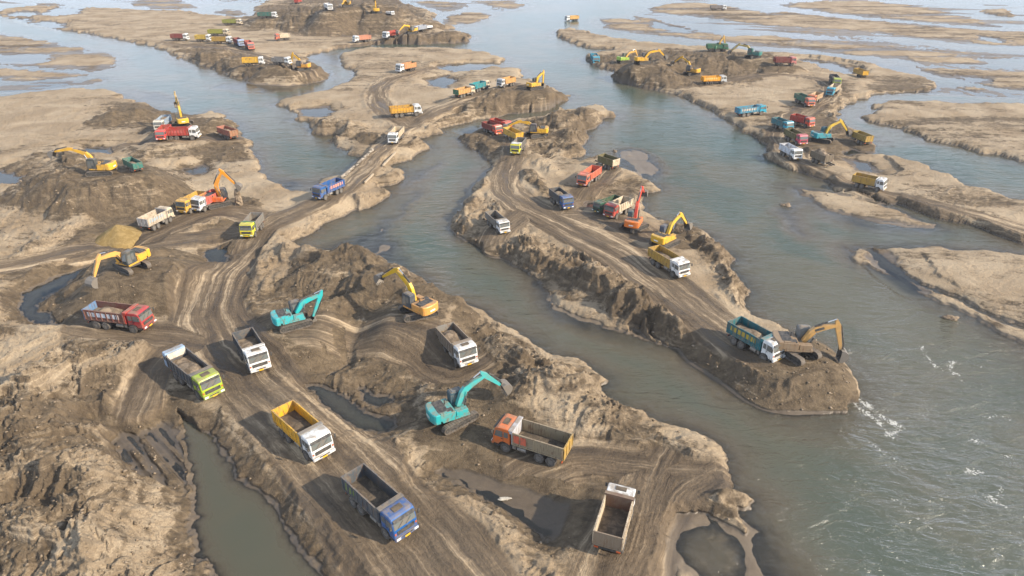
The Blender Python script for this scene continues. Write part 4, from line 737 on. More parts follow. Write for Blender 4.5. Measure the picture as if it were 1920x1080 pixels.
def water_material():
    T = NT('muddy_river_water'); geo = T.n('ShaderNodeNewGeometry'); P = geo.outputs['Position']
    a = T.n('ShaderNodeAttribute', _attribute_name='wat'); s = T.n('ShaderNodeSeparateXYZ'); T.link(a.outputs['Vector'], s.inputs[0])
    depth, foam, turb = s.outputs[0], s.outputs[1], s.outputs[2]
    n0 = T.noise(P, .035, 4, .55, 1.2)
    op = T.math('SUBTRACT', 1.0, T.math('POWER', 2.718, T.math('MULTIPLY', depth, -2.6)))
    body = T.mix(T.rng(depth, .1, 1.2), (.165, .132, .088), (.066, .086, .064)); body = T.mix(T.rng(n0, .40, .62, 0, .8), body, (.118, .108, .072)); body = T.mix(T.rng(T.noise(P, .02, 3, .5, .8), .52, .66, 0, .7), body, (.050, .085, .068)); calm = T.rng(turb, -.1, -.9); dk = T.rng(turb, -.6, -.95); mk = T.math('MULTIPLY', calm, T.math('SUBTRACT', 1.0, dk)); turb = T.math('MAXIMUM', turb, 0.0); body = T.mix(T.math('MULTIPLY', mk, .9), body, (.078, .070, .048)); body = T.mix(T.math('MULTIPLY', dk, .75), body, (.045, .048, .040))
    body = T.mix(T.math('MULTIPLY', turb, .55), body, (.082, .078, .060))
    # waves: broad swell, wind ripples, eddies
    w1 = T.noise(T.mapv(P, (.18, .42, 1), (0, 0, R(-18))), 1.0, 3, .5, 1.4); w2 = T.noise(T.mapv(P, (.7, 1.7, 1), (0, 0, R(-12))), 1.0, 4, .6, .8)
    w3 = T.noise(T.mapv(P, (2.2, 4.2, 1), (0, 0, R(14))), 1.0, 3, .6, .4)
    amp = T.math('ADD', .05, T.math('MULTIPLY', turb, 1.5)); amp = T.math('MULTIPLY', amp, T.rng(depth, .02, .5, .45, 1.)); amp = T.math('MULTIPLY', amp, T.math('SUBTRACT', 1.0, T.math('MULTIPLY', calm, .93)))
    h = T.math('ADD', T.math('MULTIPLY', w1, 1.9), T.math('ADD', T.math('MULTIPLY', w2, .62), T.math('MULTIPLY', w3, .16))); h = T.math('MULTIPLY', h, amp)
    bump = T.bump(h, .9, .55)
    r1 = T.noise(T.mapv(P, (.9, 2.2, 1), (0, 0, R(-32))), 1.0, 5, .7, 2.2); ridge = T.math('SUBTRACT', 1.0, T.math('MULTIPLY', T.math('ABSOLUTE', T.math('SUBTRACT', r1, .5)), 9.), clamp=True)
    fine = T.noise(P, 3.5, 4, .75)
    fo = T.math('MULTIPLY', T.rng(T.math('ADD', foam, T.math('MULTIPLY', T.math('SUBTRACT', fine, .5), 3.2)), .62, .95), 1.0)
    crest = T.math('MULTIPLY', T.math('MULTIPLY', T.rng(ridge, .72, 1.), T.rng(turb, .45, 1.)), T.rng(T.noise(P, .16, 3, .6), .56, .68)); crest = T.math('MULTIPLY', crest, T.rng(fine, .45, .62))
    fo = T.math('MAXIMUM', fo, T.math('MULTIPLY', crest, .75))
    spark = T.vor(P, 1.6); sp = T.math('MULTIPLY', T.rng(spark.outputs['Distance'], .075, .03), T.math('MULTIPLY', T.rng(turb, .45, .9), T.rng(T.noise(P, .12, 2, .5), .50, .62)))
    fo = T.math('MAXIMUM', fo, T.math('MULTIPLY', sp, .8))
    tr = T.n('ShaderNodeBsdfTransparent'); tr.inputs[0].default_value = (.96, .97, .93, 1)
    df = T.n('ShaderNodeBsdfDiffuse'); T.link(body, df.inputs[0]); m1 = T.n('ShaderNodeMixShader'); T.link(op, m1.inputs[0]); T.link(tr.outputs[0], m1.inputs[1]); T.link(df.outputs[0], m1.inputs[2])
    gl = T.n('ShaderNodeBsdfGlossy'); gl.inputs['Roughness'].default_value = .10; T.link(bump, gl.inputs['Normal'])
    fr = T.n('ShaderNodeFresnel'); fr.inputs[0].default_value = 1.333; T.link(bump, fr.inputs['Normal'])
    m2 = T.n('ShaderNodeMixShader'); T.link(fr.outputs[0], m2.inputs[0]); T.link(m1.outputs[0], m2.inputs[1]); T.link(gl.outputs[0], m2.inputs[2])
    fd = T.n('ShaderNodeBsdfDiffuse'); fd.inputs[0].default_value = (.45, .44, .40, 1); m3 = T.n('ShaderNodeMixShader'); T.link(fo, m3.inputs[0]); T.link(m2.outputs[0], m3.inputs[1]); T.link(fd.outputs[0], m3.inputs[2])
    return T.done(m3.outputs[0])

def paint_material(name, rough=.38, dirt=.45, rust=0.):
    T = NT(name); oi = T.n('ShaderNodeObjectInfo'); tc = T.n('ShaderNodeTexCoord'); P = tc.outputs['Object']
    off = T.n('ShaderNodeVectorMath', _operation='ADD'); T.link(P, off.inputs[0]); sc = T.n('ShaderNodeVectorMath', _operation='SCALE'); sc.inputs[0].default_value = (31, 17, 7)
    T.link(oi.outputs['Random'], sc.inputs[3]); T.link(sc.outputs[0], off.inputs[1]); Q = off.outputs[0]
    n1 = T.noise(Q, 1.1, 5, .65, .5); n2 = T.noise(T.mapv(Q, (5, 5, 1.0)), 1.0, 4, .65); n3 = T.noise(Q, 9, 3, .7)
    geo = T.n('ShaderNodeSeparateXYZ'); T.link(P, geo.inputs[0])
    col = oi.outputs['Color']
    low = T.rng(geo.outputs[2], 1.7, .7, 0, .45)
    d = T.math('ADD', T.math('MULTIPLY', T.rng(n1, .42, .72), dirt), T.math('MULTIPLY', low, T.rng(n2, .35, .65)), clamp=True)
    gn = T.n('ShaderNodeSeparateXYZ'); g_ = T.n('ShaderNodeNewGeometry'); T.link(g_.outputs['Normal'], gn.inputs[0]); top = T.math('MULTIPLY', T.rng(gn.outputs[2], .55, .95), T.rng(n1, .34, .62, .12, .80)); d = T.math('MAXIMUM', d, top)
    col = T.mix(d, col, (.215, .165, .112))
    if rust:
        col = T.mix(T.math('MULTIPLY', T.rng(n2, .52, .66), rust), col, (.14, .075, .04))
        col = T.mix(T.math('MULTIPLY', T.rng(n3, .58, .66), rust * .7), col, (.24, .19, .14))
    return T.done(T.bsdf(col, T.rng(d, 0, 1, rough, .85), T.bump(n3, .12, .02), spec=.45))
def plain(name, col, rough=.7, metal=0., vary=.25, scale=4.):
    T = NT(name); tc = T.n('ShaderNodeTexCoord'); n = T.noise(tc.outputs['Object'], scale, 4, .65)
    c2 = tuple(max(0, min(1, c * (1 - vary) + .16 * vary * (1 - .15 * i))) for i, c in enumerate(col))
    return T.done(T.bsdf(T.mix(T.rng(n, .38, .66), col, c2), rough, metal=metal))

M = dict(sand=sand_material(), water=water_material(), paint=paint_material('cab_paint', .36, .46), bed=paint_material('bed_paint', .55, .62, .75),
         flat=paint_material('dull_paint', .6, .35, .2),
         glass=plain('window_glass', (.12, .135, .13), .12, vary=.9, scale=1.6), dark=plain('dark_steel', (.035, .033, .03), .7, vary=.5), tyre=plain('tyre_rubber', (.075, .066, .056), .9, vary=.9),
         rim=plain('dusty_rim', (.17, .155, .135), .7, vary=.4), lamp=plain('lamp_lens', (.75, .74, .70), .15, vary=.1), plate=plain('number_plate_yellow', (.75, .42, .02), .5, vary=.1),
         steel=plain('worn_steel', (.30, .27, .23), .45, .4, .6), track=plain('muddy_track', (.115, .090, .066), .85, vary=.8, scale=2.), bucket=plain('bucket_steel', (.19, .165, .135), .6, .2, .5),
         chrome=plain('piston_rod', (.6, .6, .6), .2, .9, .1), bag=plain('woven_bag', (.52, .47, .38), .85, vary=.5), wood=plain('weathered_wood', (.42, .33, .22), .8, vary=.4),
         amber=plain('rear_lamp', (.5, .09, .02), .4, vary=.2))
def load_material(name, a, b):
    T = NT(name); tc = T.n('ShaderNodeTexCoord'); P = tc.outputs['Object']; n = T.noise(P, 1.2, 5, .6, .6); n2 = T.noise(P, 9, 4, .7)
    c = T.mix(T.rng(n, .4, .62), a, b); c = T.mix(T.rng(n2, .45, .75, 0, .5), c, b)
    return T.done(T.bsdf(c, .95, T.bump(n2, .6, .12), spec=.2))
M['load'] = load_material('load_sand', (.135, .10, .068), (.29, .22, .15)); M['floor'] = load_material('bed_floor_mud', (.075, .06, .045), (.15, .115, .08))
M['heap'] = load_material('ochre_sand', (.20, .135, .05), (.27, .19, .08))

# ------------------------------------------------------------------ link the two sheets
def obj(name, me, mat=None, parent=None, color=None, loc=None, rot=None):
    o = bpy.data.objects.new(name, me); scn.collection.objects.link(o)
    if mat is not None and me is not None and not me.materials: me.materials.append(mat)
    if parent is not None: o.parent = parent
    if color is not None: o.color = (*color, 1.0)
    if loc is not None: o.location = loc
    if rot is not None: o.rotation_euler = rot
    return o
me = grid_mesh('terrain', X, Y, Hh, NR, NS)
wetv = 1 - sstep(.02, .42, Hh + .10 * fbm(X * .3, Y * .3, 2, 55))
put_attr(me, 'surf', np.stack([F['dry'], F['road'], wetv], 1)); put_attr(me, 'track', np.stack([F['u'], F['v'], np.clip(F['rough'] * 1.4, 0, 1)], 1))
g = obj('ground', me, M['sand']); g['kind'] = 'structure'
# water sheet: every second row and column
H2 = Hh.reshape(NR, NS); sl = (slice(0, NR, 2), slice(0, NS, 2)); X2 = X.reshape(NR, NS)[sl].ravel(); Y2 = Y.reshape(NR, NS)[sl].ravel(); D2 = np.clip(-H2[sl].ravel(), 0, 3)
nr2, ns2 = H2[sl].shape
foam = np.zeros(X2.size, np.float32)
for p, w, a in [([(1560,722),(1587,738),(1615,753),(1640,770),(1668,792),(1690,800)], .55, 1.), ([(1592,748),(1625,776),(1645,790),(1665,812),(1672,822)], .5, .95), ([(1728,648),(1745,680),(1768,695)], .5, .8),
                ([(1788,678),(1781,688),(1786,698),(1795,702)], .45, .95), ([(1788,678),(1810,680),(1845,690)], .4, .6), ([(1798,710),(1812,722),(1840,728)], .35, .6), ([(1632,830),(1665,855),(1700,878)], .35, .75),
                ([(1670,930),(1700,955),(1745,990),(1765,1003)], .3, .7), ([(1848,785),(1866,777),(1890,785)], .5, .7), ([(1808,883),(1838,885)], .45, .9), ([(1850,932),(1885,948)], .5, .85),
                ([(1880,915),(1870,935)], .35, .7), ([(1660,815),(1690,805)], .6, .9), ([(1820,825),(1845,832)], .5, .8), ([(1880,855),(1900,858)], .4, .7), ([(1290,690),(1310,700)], .2, .5),
                ([(1555,710),(1575,722),(1590,735)], .5, .8), ([(1680,1045),(1730,1075)], .25, .6)]:
    P = to_world(smooth_line(p, 2)); D, U, V, _ = line_sd(X2 + .25 * perlin(X2, Y2, 5), Y2 + .3 * perlin(X2, Y2, 6), P, np.ones(len(P)), 3.)
    foam = np.maximum(foam, a * np.exp(-(D / w) ** 2) * (.6 + .7 * np.clip(perlin(U * .8, V * .4, 8) + .3, 0, 1)))
turb = np.zeros(X2.size, np.float32)
for a, b, r, v in [(1760,760,22,1.),(1850,900,18,1.),(1700,1000,10,.7),(1620,820,9,.75),(1900,700,22,.8),(1700,620,18,.5),(1500,900,9,.4),(1350,780,9,.35),(1250,350,30,.35),(1320,520,16,.35),(1550,560,25,.45),(1450,1000,7,.3),(1000,640,10,.2)]:
    c = ground(a, b); turb = np.maximum(turb, np.clip(v, .1, 1) * np.exp(-(((X2 - c[0]) ** 2 + (Y2 - c[1]) ** 2) / r ** 2) * .8))
turb = np.maximum(turb, .62 * np.clip(1.08 - np.hypot(X2, Y2) / 200, .06, 1) * (1 + .35 * perlin(X2 * .03, Y2 * .03, 77)))
cm_ = np.zeros(X2.size, np.float32)
for i_, (P, dep, s_) in enumerate(PONDW): cm_ = np.maximum(cm_, sstep(-3, -.5, poly_sd(X2, Y2, P, 4.)) * (.55 if i_ == 0 else 1.))
turb = np.where(cm_ > .01, -cm_, turb)
me = grid_mesh('river', X2, Y2, np.zeros_like(X2) + .0, nr2, ns2); put_attr(me, 'wat', np.stack([D2, foam, turb], 1))
wv = obj('river_water', me, M['water']); wv['kind'] = 'structure'

# ------------------------------------------------------------------ mesh builder
class MB:
    def __init__(s): s.v = []; s.f = []
    def add(s, vs, fs):
        k = len(s.v); s.v += [tuple(p) for p in vs]; s.f += [tuple(i + k for i in f) for f in fs]; return s
    def box(s, c, d, b=0.0):
        x, y, z = (q / 2 for q in d)
        if b <= 0:
            vs = [(c[0] + i * x, c[1] + j * y, c[2] + k * z) for i in (-1, 1) for j in (-1, 1) for k in (-1, 1)]
            return s.add(vs, [(0, 1, 3, 2), (4, 6, 7, 5), (0, 4, 5, 1), (2, 3, 7, 6), (0, 2, 6, 4), (1, 5, 7, 3)])
        pr = [(-x + b, -z), (x - b, -z), (x, -z + b), (x, z - b), (x - b, z), (-x + b, z), (-x, z - b), (-x, -z + b)]
        return s.prism([(c[0] + p, c[2] + q) for p, q in pr], c[1] - y, c[1] + y, b)
    def prism(s, prof, y0, y1, b=0.0):
        """profile in x,z extruded along y; ends drawn in by b"""
        n = len(prof); cx = sum(p[0] for p in prof) / n; cz = sum(p[1] for p in prof) / n; vs = []; rings = []
        def ring(y, sh):
            k = len(vs)
            for a, c in prof:
                L = hypot(a - cx, c - cz) or 1; q = 1 - sh / L; vs.append((cx + (a - cx) * q, y, cz + (c - cz) * q))
            return k
        ys = [(y0, b), (y0 + b, 0), (y1 - b, 0), (y1, b)] if b > 0 else [(y0, 0), (y1, 0)]
        rs = [ring(y, sh) for y, sh in ys]; fs = [tuple(rs[0] + i for i in range(n)), tuple(rs[-1] + n - 1 - i for i in range(n))]
        for a, c in zip(rs, rs[1:]):
            for i in range(n): j = (i + 1) % n; fs.append((a + j, a + i, c + i, c + j))
        return s.add(vs, fs)
    def cyl(s, p, q, r, n=14, r2=None):
        p = Vector(p); q = Vector(q); r2 = r if r2 is None else r2; w = (q - p).normalized(); a = w.orthogonal().normalized(); b = w.cross(a)
        vs = []; 
        for c, rr in ((p, r), (q, r2)):
            for i in range(n): t = 2 * pi * i / n; vs.append(c + a * rr * cos(t) + b * rr * sin(t))
        fs = [tuple(range(n - 1, -1, -1)), tuple(range(n, 2 * n))] + [(i, (i + 1) % n, n + (i + 1) % n, n + i) for i in range(n)]
        return s.add(vs, fs)
    def beam(s, pts, ws, hs, b=.04):
        """box beam along a polyline in the x,z plane with given widths (y) and depths"""
        P = [Vector((p[0], 0, p[1])) for p in pts]; vs = []
        for i, p in enumerate(P):
            d = ((P[i] - P[i - 1]).normalized() if i else Vector()) + ((P[i + 1] - P[i]).normalized() if i < len(P) - 1 else Vector()); d.normalize()
            nrm = Vector((-d.z, 0, d.x)); w, h = ws[i] / 2, hs[i] / 2
            for sy, sz in ((-1, -1 + b), (-1, 1 - b), (-1 + b, 1), (1 - b, 1), (1, 1 - b), (1, -1 + b), (1 - b, -1), (-1 + b, -1)):
                vs.append(p + Vector((0, sy * w, 0)) + nrm * sz * h)
        n = 8; fs = [tuple(range(n)), tuple(range(len(P) * n - 1, (len(P) - 1) * n - 1, -1))]
        for k in range(len(P) - 1):
            for i in range(n): j = (i + 1) % n; fs.append((k * n + j, k * n + i, k * n + n + i, k * n + n + j))
        return s.add(vs, fs)
    def mesh(s, name, smooth=False):
        me = bpy.data.meshes.new(name); me.from_pydata([tuple(v) for v in s.v], [], s.f)
        bm_fix(me)
        if smooth: me.polygons.foreach_set('use_smooth', [True] * len(me.polygons))
        me.update(); return me
import bmesh
def bm_fix(me):
    bm = bmesh.new(); bm.from_mesh(me); bmesh.ops.recalc_face_normals(bm, faces=bm.faces); bm.to_mesh(me); bm.free()
CACHE = {}
def cached(key, fn, mat):
    if key not in CACHE:
        me = fn().mesh(key); me.materials.append(mat); CACHE[key] = me
    return CACHE[key]
def thing(name, label, cat, loc, rz, group=None, scale=(1, 1, 1)):
    o = bpy.data.objects.new(name, None); scn.collection.objects.link(o); o.location = loc; o.rotation_euler = (0, 0, rz); o.scale = scale
    o['label'] = label; o['category'] = cat
    if group: o['group'] = group
    return o

# ------------------------------------------------------------------ dump truck (x forward, 8 m long)
def m_cab():
    m = MB(); pr = [(2.12, .95), (2.12, 2.72), (2.22, 2.86), (2.5, 2.93), (3.45, 2.93), (3.72, 2.83), (3.86, 2.60), (4.06, 1.72), (4.10, 1.25), (4.08, .78), (3.42, .78), (3.30, 1.02), (3.02, 1.18), (2.62, 1.20), (2.40, .95)]
    m.prism(pr, -1.2, 1.2, .07); return m
def m_windshield(): return MB().add([(3.885, -1.06, 2.585), (3.885, 1.06, 2.585), (4.075, 1.10, 1.80), (4.075, -1.10, 1.80), (3.84, -1.06, 2.585), (3.84, 1.06, 2.585), (4.03, 1.10, 1.80), (4.03, -1.10, 1.80)],
    [(0, 1, 2, 3), (7, 6, 5, 4), (0, 4, 5, 1), (1, 5, 6, 2), (2, 6, 7, 3), (3, 7, 4, 0)])
def m_sidewin():
    m = MB(); m.prism([(2.95, 1.78), (2.95, 2.52), (3.70, 2.52), (3.90, 1.78)], -.02, .02); m.prism([(2.30, 1.85), (2.30, 2.50), (2.78, 2.50), (2.78, 1.85)], -.02, .02); return m
def m_grille():
    m = MB(); m.box((4.11, 0, 1.36), (.05, 1.75, .42))
    for k in range(4): m.box((4.145, 0, 1.22 + .095 * k), (.03, 1.62, .03))
    return m
def m_bumper():
    m = MB(); m.box((4.16, 0, .80), (.28, 2.42, .36), .06); return m
def m_dash(): return MB().box((4.12, 0, 1.66), (.05, 1.9, .10))
def m_mirror():
    m = MB(); m.cyl((3.85, 0, 2.55), (4.05, .22, 2.5), .025, 6); m.box((4.05, .26, 2.28), (.10, .20, .46), .03); return m
def m_hatch():
    m = MB(); m.box((2.98, 0, 2.955), (.62, .95, .07)); return m
def m_chassis():
    m = MB()
    for y in (-.42, .42): m.box((.05, y, .90), (7.5, .12, .24))
    for x in (-3.6, -2.0, -.5, 1.0, 1.9): m.box((x, 0, .90), (.12, .72, .18))
    for x in (-2.6, -1.28, 2.62): m.cyl((x, -.95, .52), (x, .95, .52), .10, 8)
    m.box((-3.72, 0, .78), (.10, 2.2, .16)); return m
def m_tank():
    m = MB(); m.cyl((.25, .92, .80), (1.25, .92, .80), .28, 10); m.box((1.62, .90, .82), (.45, .42, .42), .04); return m
def m_fender():
    m = MB(); prev = None
    pts = [(2.62 + .62 * cos(t), .52 + .62 * sin(t)) for t in np.linspace(.25, pi - .1, 9)]; q = [(2.62 + .70 * cos(t), .52 + .70 * sin(t)) for t in np.linspace(.25, pi - .1, 9)]
    for i in range(8): m.prism([pts[i], pts[i + 1], q[i + 1], q[i]], 0, .34)
    return m
def m_tyre(w=.32):
    def f():
        m = MB(); n = 20; pr = [(.31, -w / 2), (.50, -w / 2), (.57, -w / 2 + .05), (.57, w / 2 - .05), (.50, w / 2), (.31, w / 2)]; vs = []; fs = []
        for i in range(n):
            t = 2 * pi * i / n
            for r, y in pr: vs.append((r * cos(t), y, r * sin(t)))
        k = len(pr)
        for i in range(n):
            j = (i + 1) % n
            for a in range(k): b = (a + 1) % k; fs.append((i * k + a, j * k + a, j * k + b, i * k + b))
        return m.add(vs, fs)
    return f
def m_rim(w):
    def f():
        m = MB(); m.cyl((0, -w / 2 + .04, 0), (0, w / 2 - .04, 0), .31, 14); m.cyl((0, -w / 2 - .02, 0), (0, w / 2 + .02, 0), .10, 8); return m
    return f
BX0, BX1 = -3.95, 1.80
def m_bedfloor():
    m = MB(); m.box(((BX0 + BX1) / 2, 0, 1.22), (BX1 - BX0, 2.30, .16)); m.prism([(BX0 + .1, 1.14), (BX1 - .1, 1.14), (BX1 - .4, 1.02), (BX0 + .3, 1.02)], -.5, .5); return m
def m_side(): 
    m = MB(); m.box(((BX0 + BX1) / 2, 0, 2.00), (BX1 - BX0, .06, 1.30)); m.box(((BX0 + BX1) / 2, .015, 2.68), (BX1 - BX0 + .02, .13, .10)); m.box(((BX0 + BX1) / 2, .05, 1.34), (BX1 - BX0, .10, .14)); return m
def m_rib(): return MB().box((0, .075, 2.02), (.09, .09, 1.22))
def m_ribs():
    m = MB()
    for k in range(8): m.box((BX0 + .12 + k * (BX1 - BX0 - .24) / 7, .075, 1.97), (.09, .09, 1.30))
    return m
def m_tail():
    m = MB(); m.box((BX0 - .035, 0, 1.94), (.06, 2.30, 1.34)); m.box((BX0 - .06, 0, 2.66), (.14, 2.52, .14)); m.box((BX0 - .06, 0, 1.25), (.12, 2.46, .14))
    for y in (-1.16, -.40, .40, 1.16): m.box((BX0 - .10, y, 1.95), (.08, .10, 1.26))
    return m
def m_head():
    m = MB(); m.box((BX1 + .04, 0, 2.02), (.08, 2.46, 1.62)); 
    for y in (-.8, 0, .8): m.box((BX1 + .11, y, 1.98), (.06, .09, 1.4))
    return m
def m_canopy():
    m = MB(); m.box((BX1 + .16, 0, 2.90), (.52, 2.56, .09), .02); m.box((BX1 + .40, 0, 2.82), (.05, 2.5, .14))
    for y in (-1.22, 1.22): m.box((BX1 + .14, y, 2.70), (.36, .06, .30))
    return m
def m_letters():
    m = MB(); r = random.Random(5); x = BX0 + .55
    while x < BX1 - .7:
        w = r.uniform(.34, .56); m.box((x + w / 2, .040, 2.12), (w, .02, .62)); x += w + .16
    return m
def m_stain():
    m = MB()
    for x, w, z, h in ((-3.5, .5, 2.0, 1.0), (-2.85, .35, 1.9, .9), (-2.3, .3, 1.95, .7), (-1.7, .25, 1.8, .8)): m.prism([(x, z - h / 2), (x + w, z - h / 2 + .2), (x + w * .8, z + h / 2), (x + .1, z + h / 2 - .1)], .032, .042)
    return m
def m_load(fill, seed):
    def f():
        m = MB(); r = np.random.default_rng(seed); nx, ny = 15, 8; vs = []
        for i in range(nx):
            for j in range(ny):
                a, b = i / (nx - 1), j / (ny - 1); x = BX0 + .02 + a * (BX1 - BX0 - .04); y = -1.14 + 2.28 * b
                e = (1 - abs(2 * a - 1) ** 2.2) * (1 - abs(2 * b - 1) ** 2.4)
                z = 1.34 + fill * (.55 + .75 * e * (1 + .35 * sin(a * 7 + seed)) + .12 * float(perlin(np.array([x * 1.3 + seed]), np.array([y * 1.5]), seed)[0]))
                vs.append((x, y, z + (0 if fill < 1 else 0)))
        for i in range(nx):
            for j in range(ny): vs.append((vs[i * ny + j][0], vs[i * ny + j][1], 1.305))
        N = nx * ny; fs = []
        for i in range(nx - 1):
            for j in range(ny - 1):
                a = i * ny + j; fs.append((a, a + ny, a + ny + 1, a + 1)); fs.append((N + a, N + a + 1, N + a + ny + 1, N + a + ny))
        for i in range(nx - 1):
            for j in (0, ny - 1): a = i * ny + j; fs.append((a, a + ny, N + a + ny, N + a))
        for j in range(ny - 1):
            for i in (0, nx - 1): a = i * ny + j; fs.append((a, a + 1, N + a + 1, N + a))
        return m.add(vs, fs)
    return f

def make_truck(spec, place, idx):
    mode, _, _, cc, bc, op, label = spec; c, z, rz, sx, s = place
    dist = hypot(c[0], c[1]); near = dist < 140; mid = dist < 230
    nocab = op.get('nocab'); cat = 'dump truck' if not nocab else 'truck body'
    if op.get('van'): cat = 'pickup'
    grp = 'sand trucks on the riverbed'
    t = thing('dump_truck' if cat == 'dump truck' else ('truck_body' if nocab else 'pickup_truck'), label, cat, (c[0], c[1], z), rz, grp, (sx, s, s))
    if op.get('van'): t.scale = (.62 * s, .75 * s, .62 * s)
    ch = obj('chassis', cached('chassis', m_chassis, M['dark']), None, t)
    for x, w in ((-2.6, .56), (-1.28, .56), (2.62, .32)) + (((1.30, .32),) if op.get('axle') else ()):
        if nocab and x > 0: continue
        for y in (-1, 1):
            wh = obj('wheel', cached('tyre%d' % (w * 100), m_tyre(w), M['tyre']), None, t, loc=(x, y * (1.27 - w / 2), .55))
            if mid: obj('rim', cached('rim%d' % (w * 100), m_rim(w), M['rim']), None, wh)
    if mid:
        for y in (-1, 1): obj('fuel_tank', cached('tank', m_tank, M['steel']), None, t, rot=(0, 0, 0), loc=(0, 0 if y > 0 else -1.84, 0))
    if not nocab:
        cab = obj('cab', cached('cab', m_cab, M['paint']), None, t, cc)
        obj('windshield', cached('windshield', m_windshield, M['glass']), None, cab)
        for y in (-1, 1): obj('side_window', cached('side_window', m_sidewin, M['glass']), None, cab, loc=(0, y * 1.205, 0))
        if near:
            obj('wiper', cached('wipers', lambda: (lambda m: (m.cyl((4.09, -.75, 1.84), (3.99, -.15, 2.30), .018, 5), m)[1])(MB()), M['dark']), None, cab); obj('wiper', cached('wipers', m_dash, M['dark']), None, cab, loc=(0, .8, 0))
            obj('sun_visor', cached('visor', lambda: MB().prism([(3.86, 2.66), (4.10, 2.56), (4.10, 2.60), (3.84, 2.74)], -1.08, 1.08), M['dark']), None, cab)
            for y in (-1, 1):
                obj('door_seam', cached('seam', lambda: MB().prism([(2.86, 1.25), (2.86, 2.62), (2.89, 2.62), (2.89, 1.25)], -.012, .012), M['dark']), None, cab, loc=(0, y * 1.203, 0))
                obj('door_handle', cached('handle', lambda: MB().box((3.02, 0, 1.62), (.20, .05, .05)), M['dark']), None, cab, loc=(0, y * 1.215, 0))
                obj('step', cached('step', lambda: MB().box((3.62, 0, .62), (.5, .12, .16)), M['dark']), None, cab, loc=(0, y * 1.14, 0))
                obj('indicator', cached('indic', lambda: MB().box((4.09, 0, 1.36), (.06, .16, .2)), M['amber']), None, cab, loc=(0, y * 1.06, 0))
            obj('lower_grille', cached('lgr', lambda: MB().box((4.31, 0, .90), (.03, 1.1, .12)), M['dark']), None, cab)
        obj('bumper', cached('bumper', m_bumper, M['flat']), None, cab, tuple(q * .9 for q in cc))
        obj('grille', cached('grille', m_grille, M['dark']), None, cab)
        if mid:
            for y in (-.92, .92): obj('headlight', cached('headlight', lambda: MB().box((4.31, 0, .87), (.05, .40, .20)), M['lamp']), None, cab, loc=(0, y, 0))
            obj('number_plate', cached('plate', lambda: MB().box((4.315, 0, .74), (.03, .52, .17)), M['plate']), None, cab)
            for y in (-1, 1):
                mm = obj('mirror', cached('mirror%d' % y, (lambda y=y: (lambda m: (setattr(m, 'v', [(a, y * (b + 1.2), c_) for a, b, c_ in m.v]), m)[1])(m_mirror())), M['dark']), None, cab)
                obj('mudguard', cached('fender', m_fender, M['dark']), None, t, loc=(0, .92 if y > 0 else -1.26, 0))
        if op.get('hatch'): obj('roof_hatch', cached('hatch', m_hatch, M['floor']), None, cab)
        if op.get('roof'): obj('roof_panel', cached('roofp', lambda: MB().box((2.95, 0, 2.96), (1.35, 2.1, .05)), M['paint']), None, cab, op['roof'])
    if op.get('van'):
        b = obj('cargo_box', cached('vanbox', lambda: MB().box((-.9, 0, 1.7), (5.4, 2.3, 1.3), .1), M['paint']), None, t, bc); return t
    bed = obj('dump_bed', cached('bedfloor', m_bedfloor, M['bed']), None, t, bc)
    inner = op.get('inner', bc)
    for y in (-1, 1):
        sd = obj('side_panel', cached('side', m_side, M['bed']), None, bed, op.get('panel', bc) if False else bc, loc=(0, y * 1.18, 0), rot=(0, 0, 0) if y > 0 else (0, 0, 0))
        if y < 0: sd.scale = (1, -1, 1)
        if near:
            for k in range(8):
                rb = obj('rib', cached('rib', m_rib, M['bed']), None, bed, tuple(min(1, q * 1.12 + .01) for q in bc), loc=(BX0 + .12 + k * (BX1 - BX0 - .24) / 7, y * 1.18, 0)); rb.scale = (1, y, 1)
        else:
            rb = obj('rib_row', cached('ribs', m_ribs, M['bed']), None, bed, bc, loc=(0, y * 1.18, 0)); rb.scale = (1, y, 1); rb['kind'] = 'stuff'
        if op.get('letters'):
            l = obj('lettering', cached('letters', m_letters, M['flat']), None, bed, op['letters'], loc=(0, y * 1.18, 0)); l.scale = (1, y, 1)
        if op.get('stain'):
            l = obj('painted_stain', cached('stain', m_stain, M['flat']), None, bed, op['stain'], loc=(0, y * 1.18, 0)); l.scale = (1, y, 1)
        if op.get('panel'):
            l = obj('painted_panel', cached('ppanel', lambda: MB().box((BX1 - .85, .04, 2.05), (1.5, .02, .95)), M['bed']), None, bed, op['panel'], loc=(0, y * 1.18, 0)); l.scale = (1, y, 1)
    obj('tailgate', cached('tail', m_tail, M['bed']), None, bed, op.get('tail', bc))
    obj('headboard', cached('head', m_head, M['bed']), None, bed, op.get('front', op.get('canopy', bc)))
    if op.get('canopy') or near: obj('canopy', cached('canopy', m_canopy, M['flat']), None, bed, op.get('canopy', bc))
    fill = op.get('load', .04); key = round(fill, 1)
    obj('sand_load', cached('load%.1f' % key + str(idx % 4), m_load(max(fill, .05), idx % 4 + 3), M['load'] if fill > .3 else M['floor']), None, t)
    if mid:
        for y in (-.95, .95): obj('tail_light', cached('taill', lambda: MB().box((-3.80, 0, .80), (.06, .36, .14)), M['amber']), None, t, loc=(0, y, 0))
    if op.get('rear'):
        rc = obj('rear_box', cached('rearbox', lambda: MB().prism([(BX0 - 1.0, 1.0), (BX0 - 1.0, 2.75), (BX0 - .85, 2.95), (BX0 - .22, 2.95), (BX0 - .22, 1.0)], -1.18, 1.18, .06), M['paint']), None, t, (.30, .42, .56))
        obj('window', cached('rearwin', lambda: MB().box((BX0 - .62, 0, 2.2), (.5, 2.40, .5)), M['glass']), None, rc)
        obj('front_panel', cached('rearpan', lambda: MB().box((BX0 + .06, 0, 2.50), (.05, 2.1, .75)), M['flat']), None, rc, (.62, .55, .45))
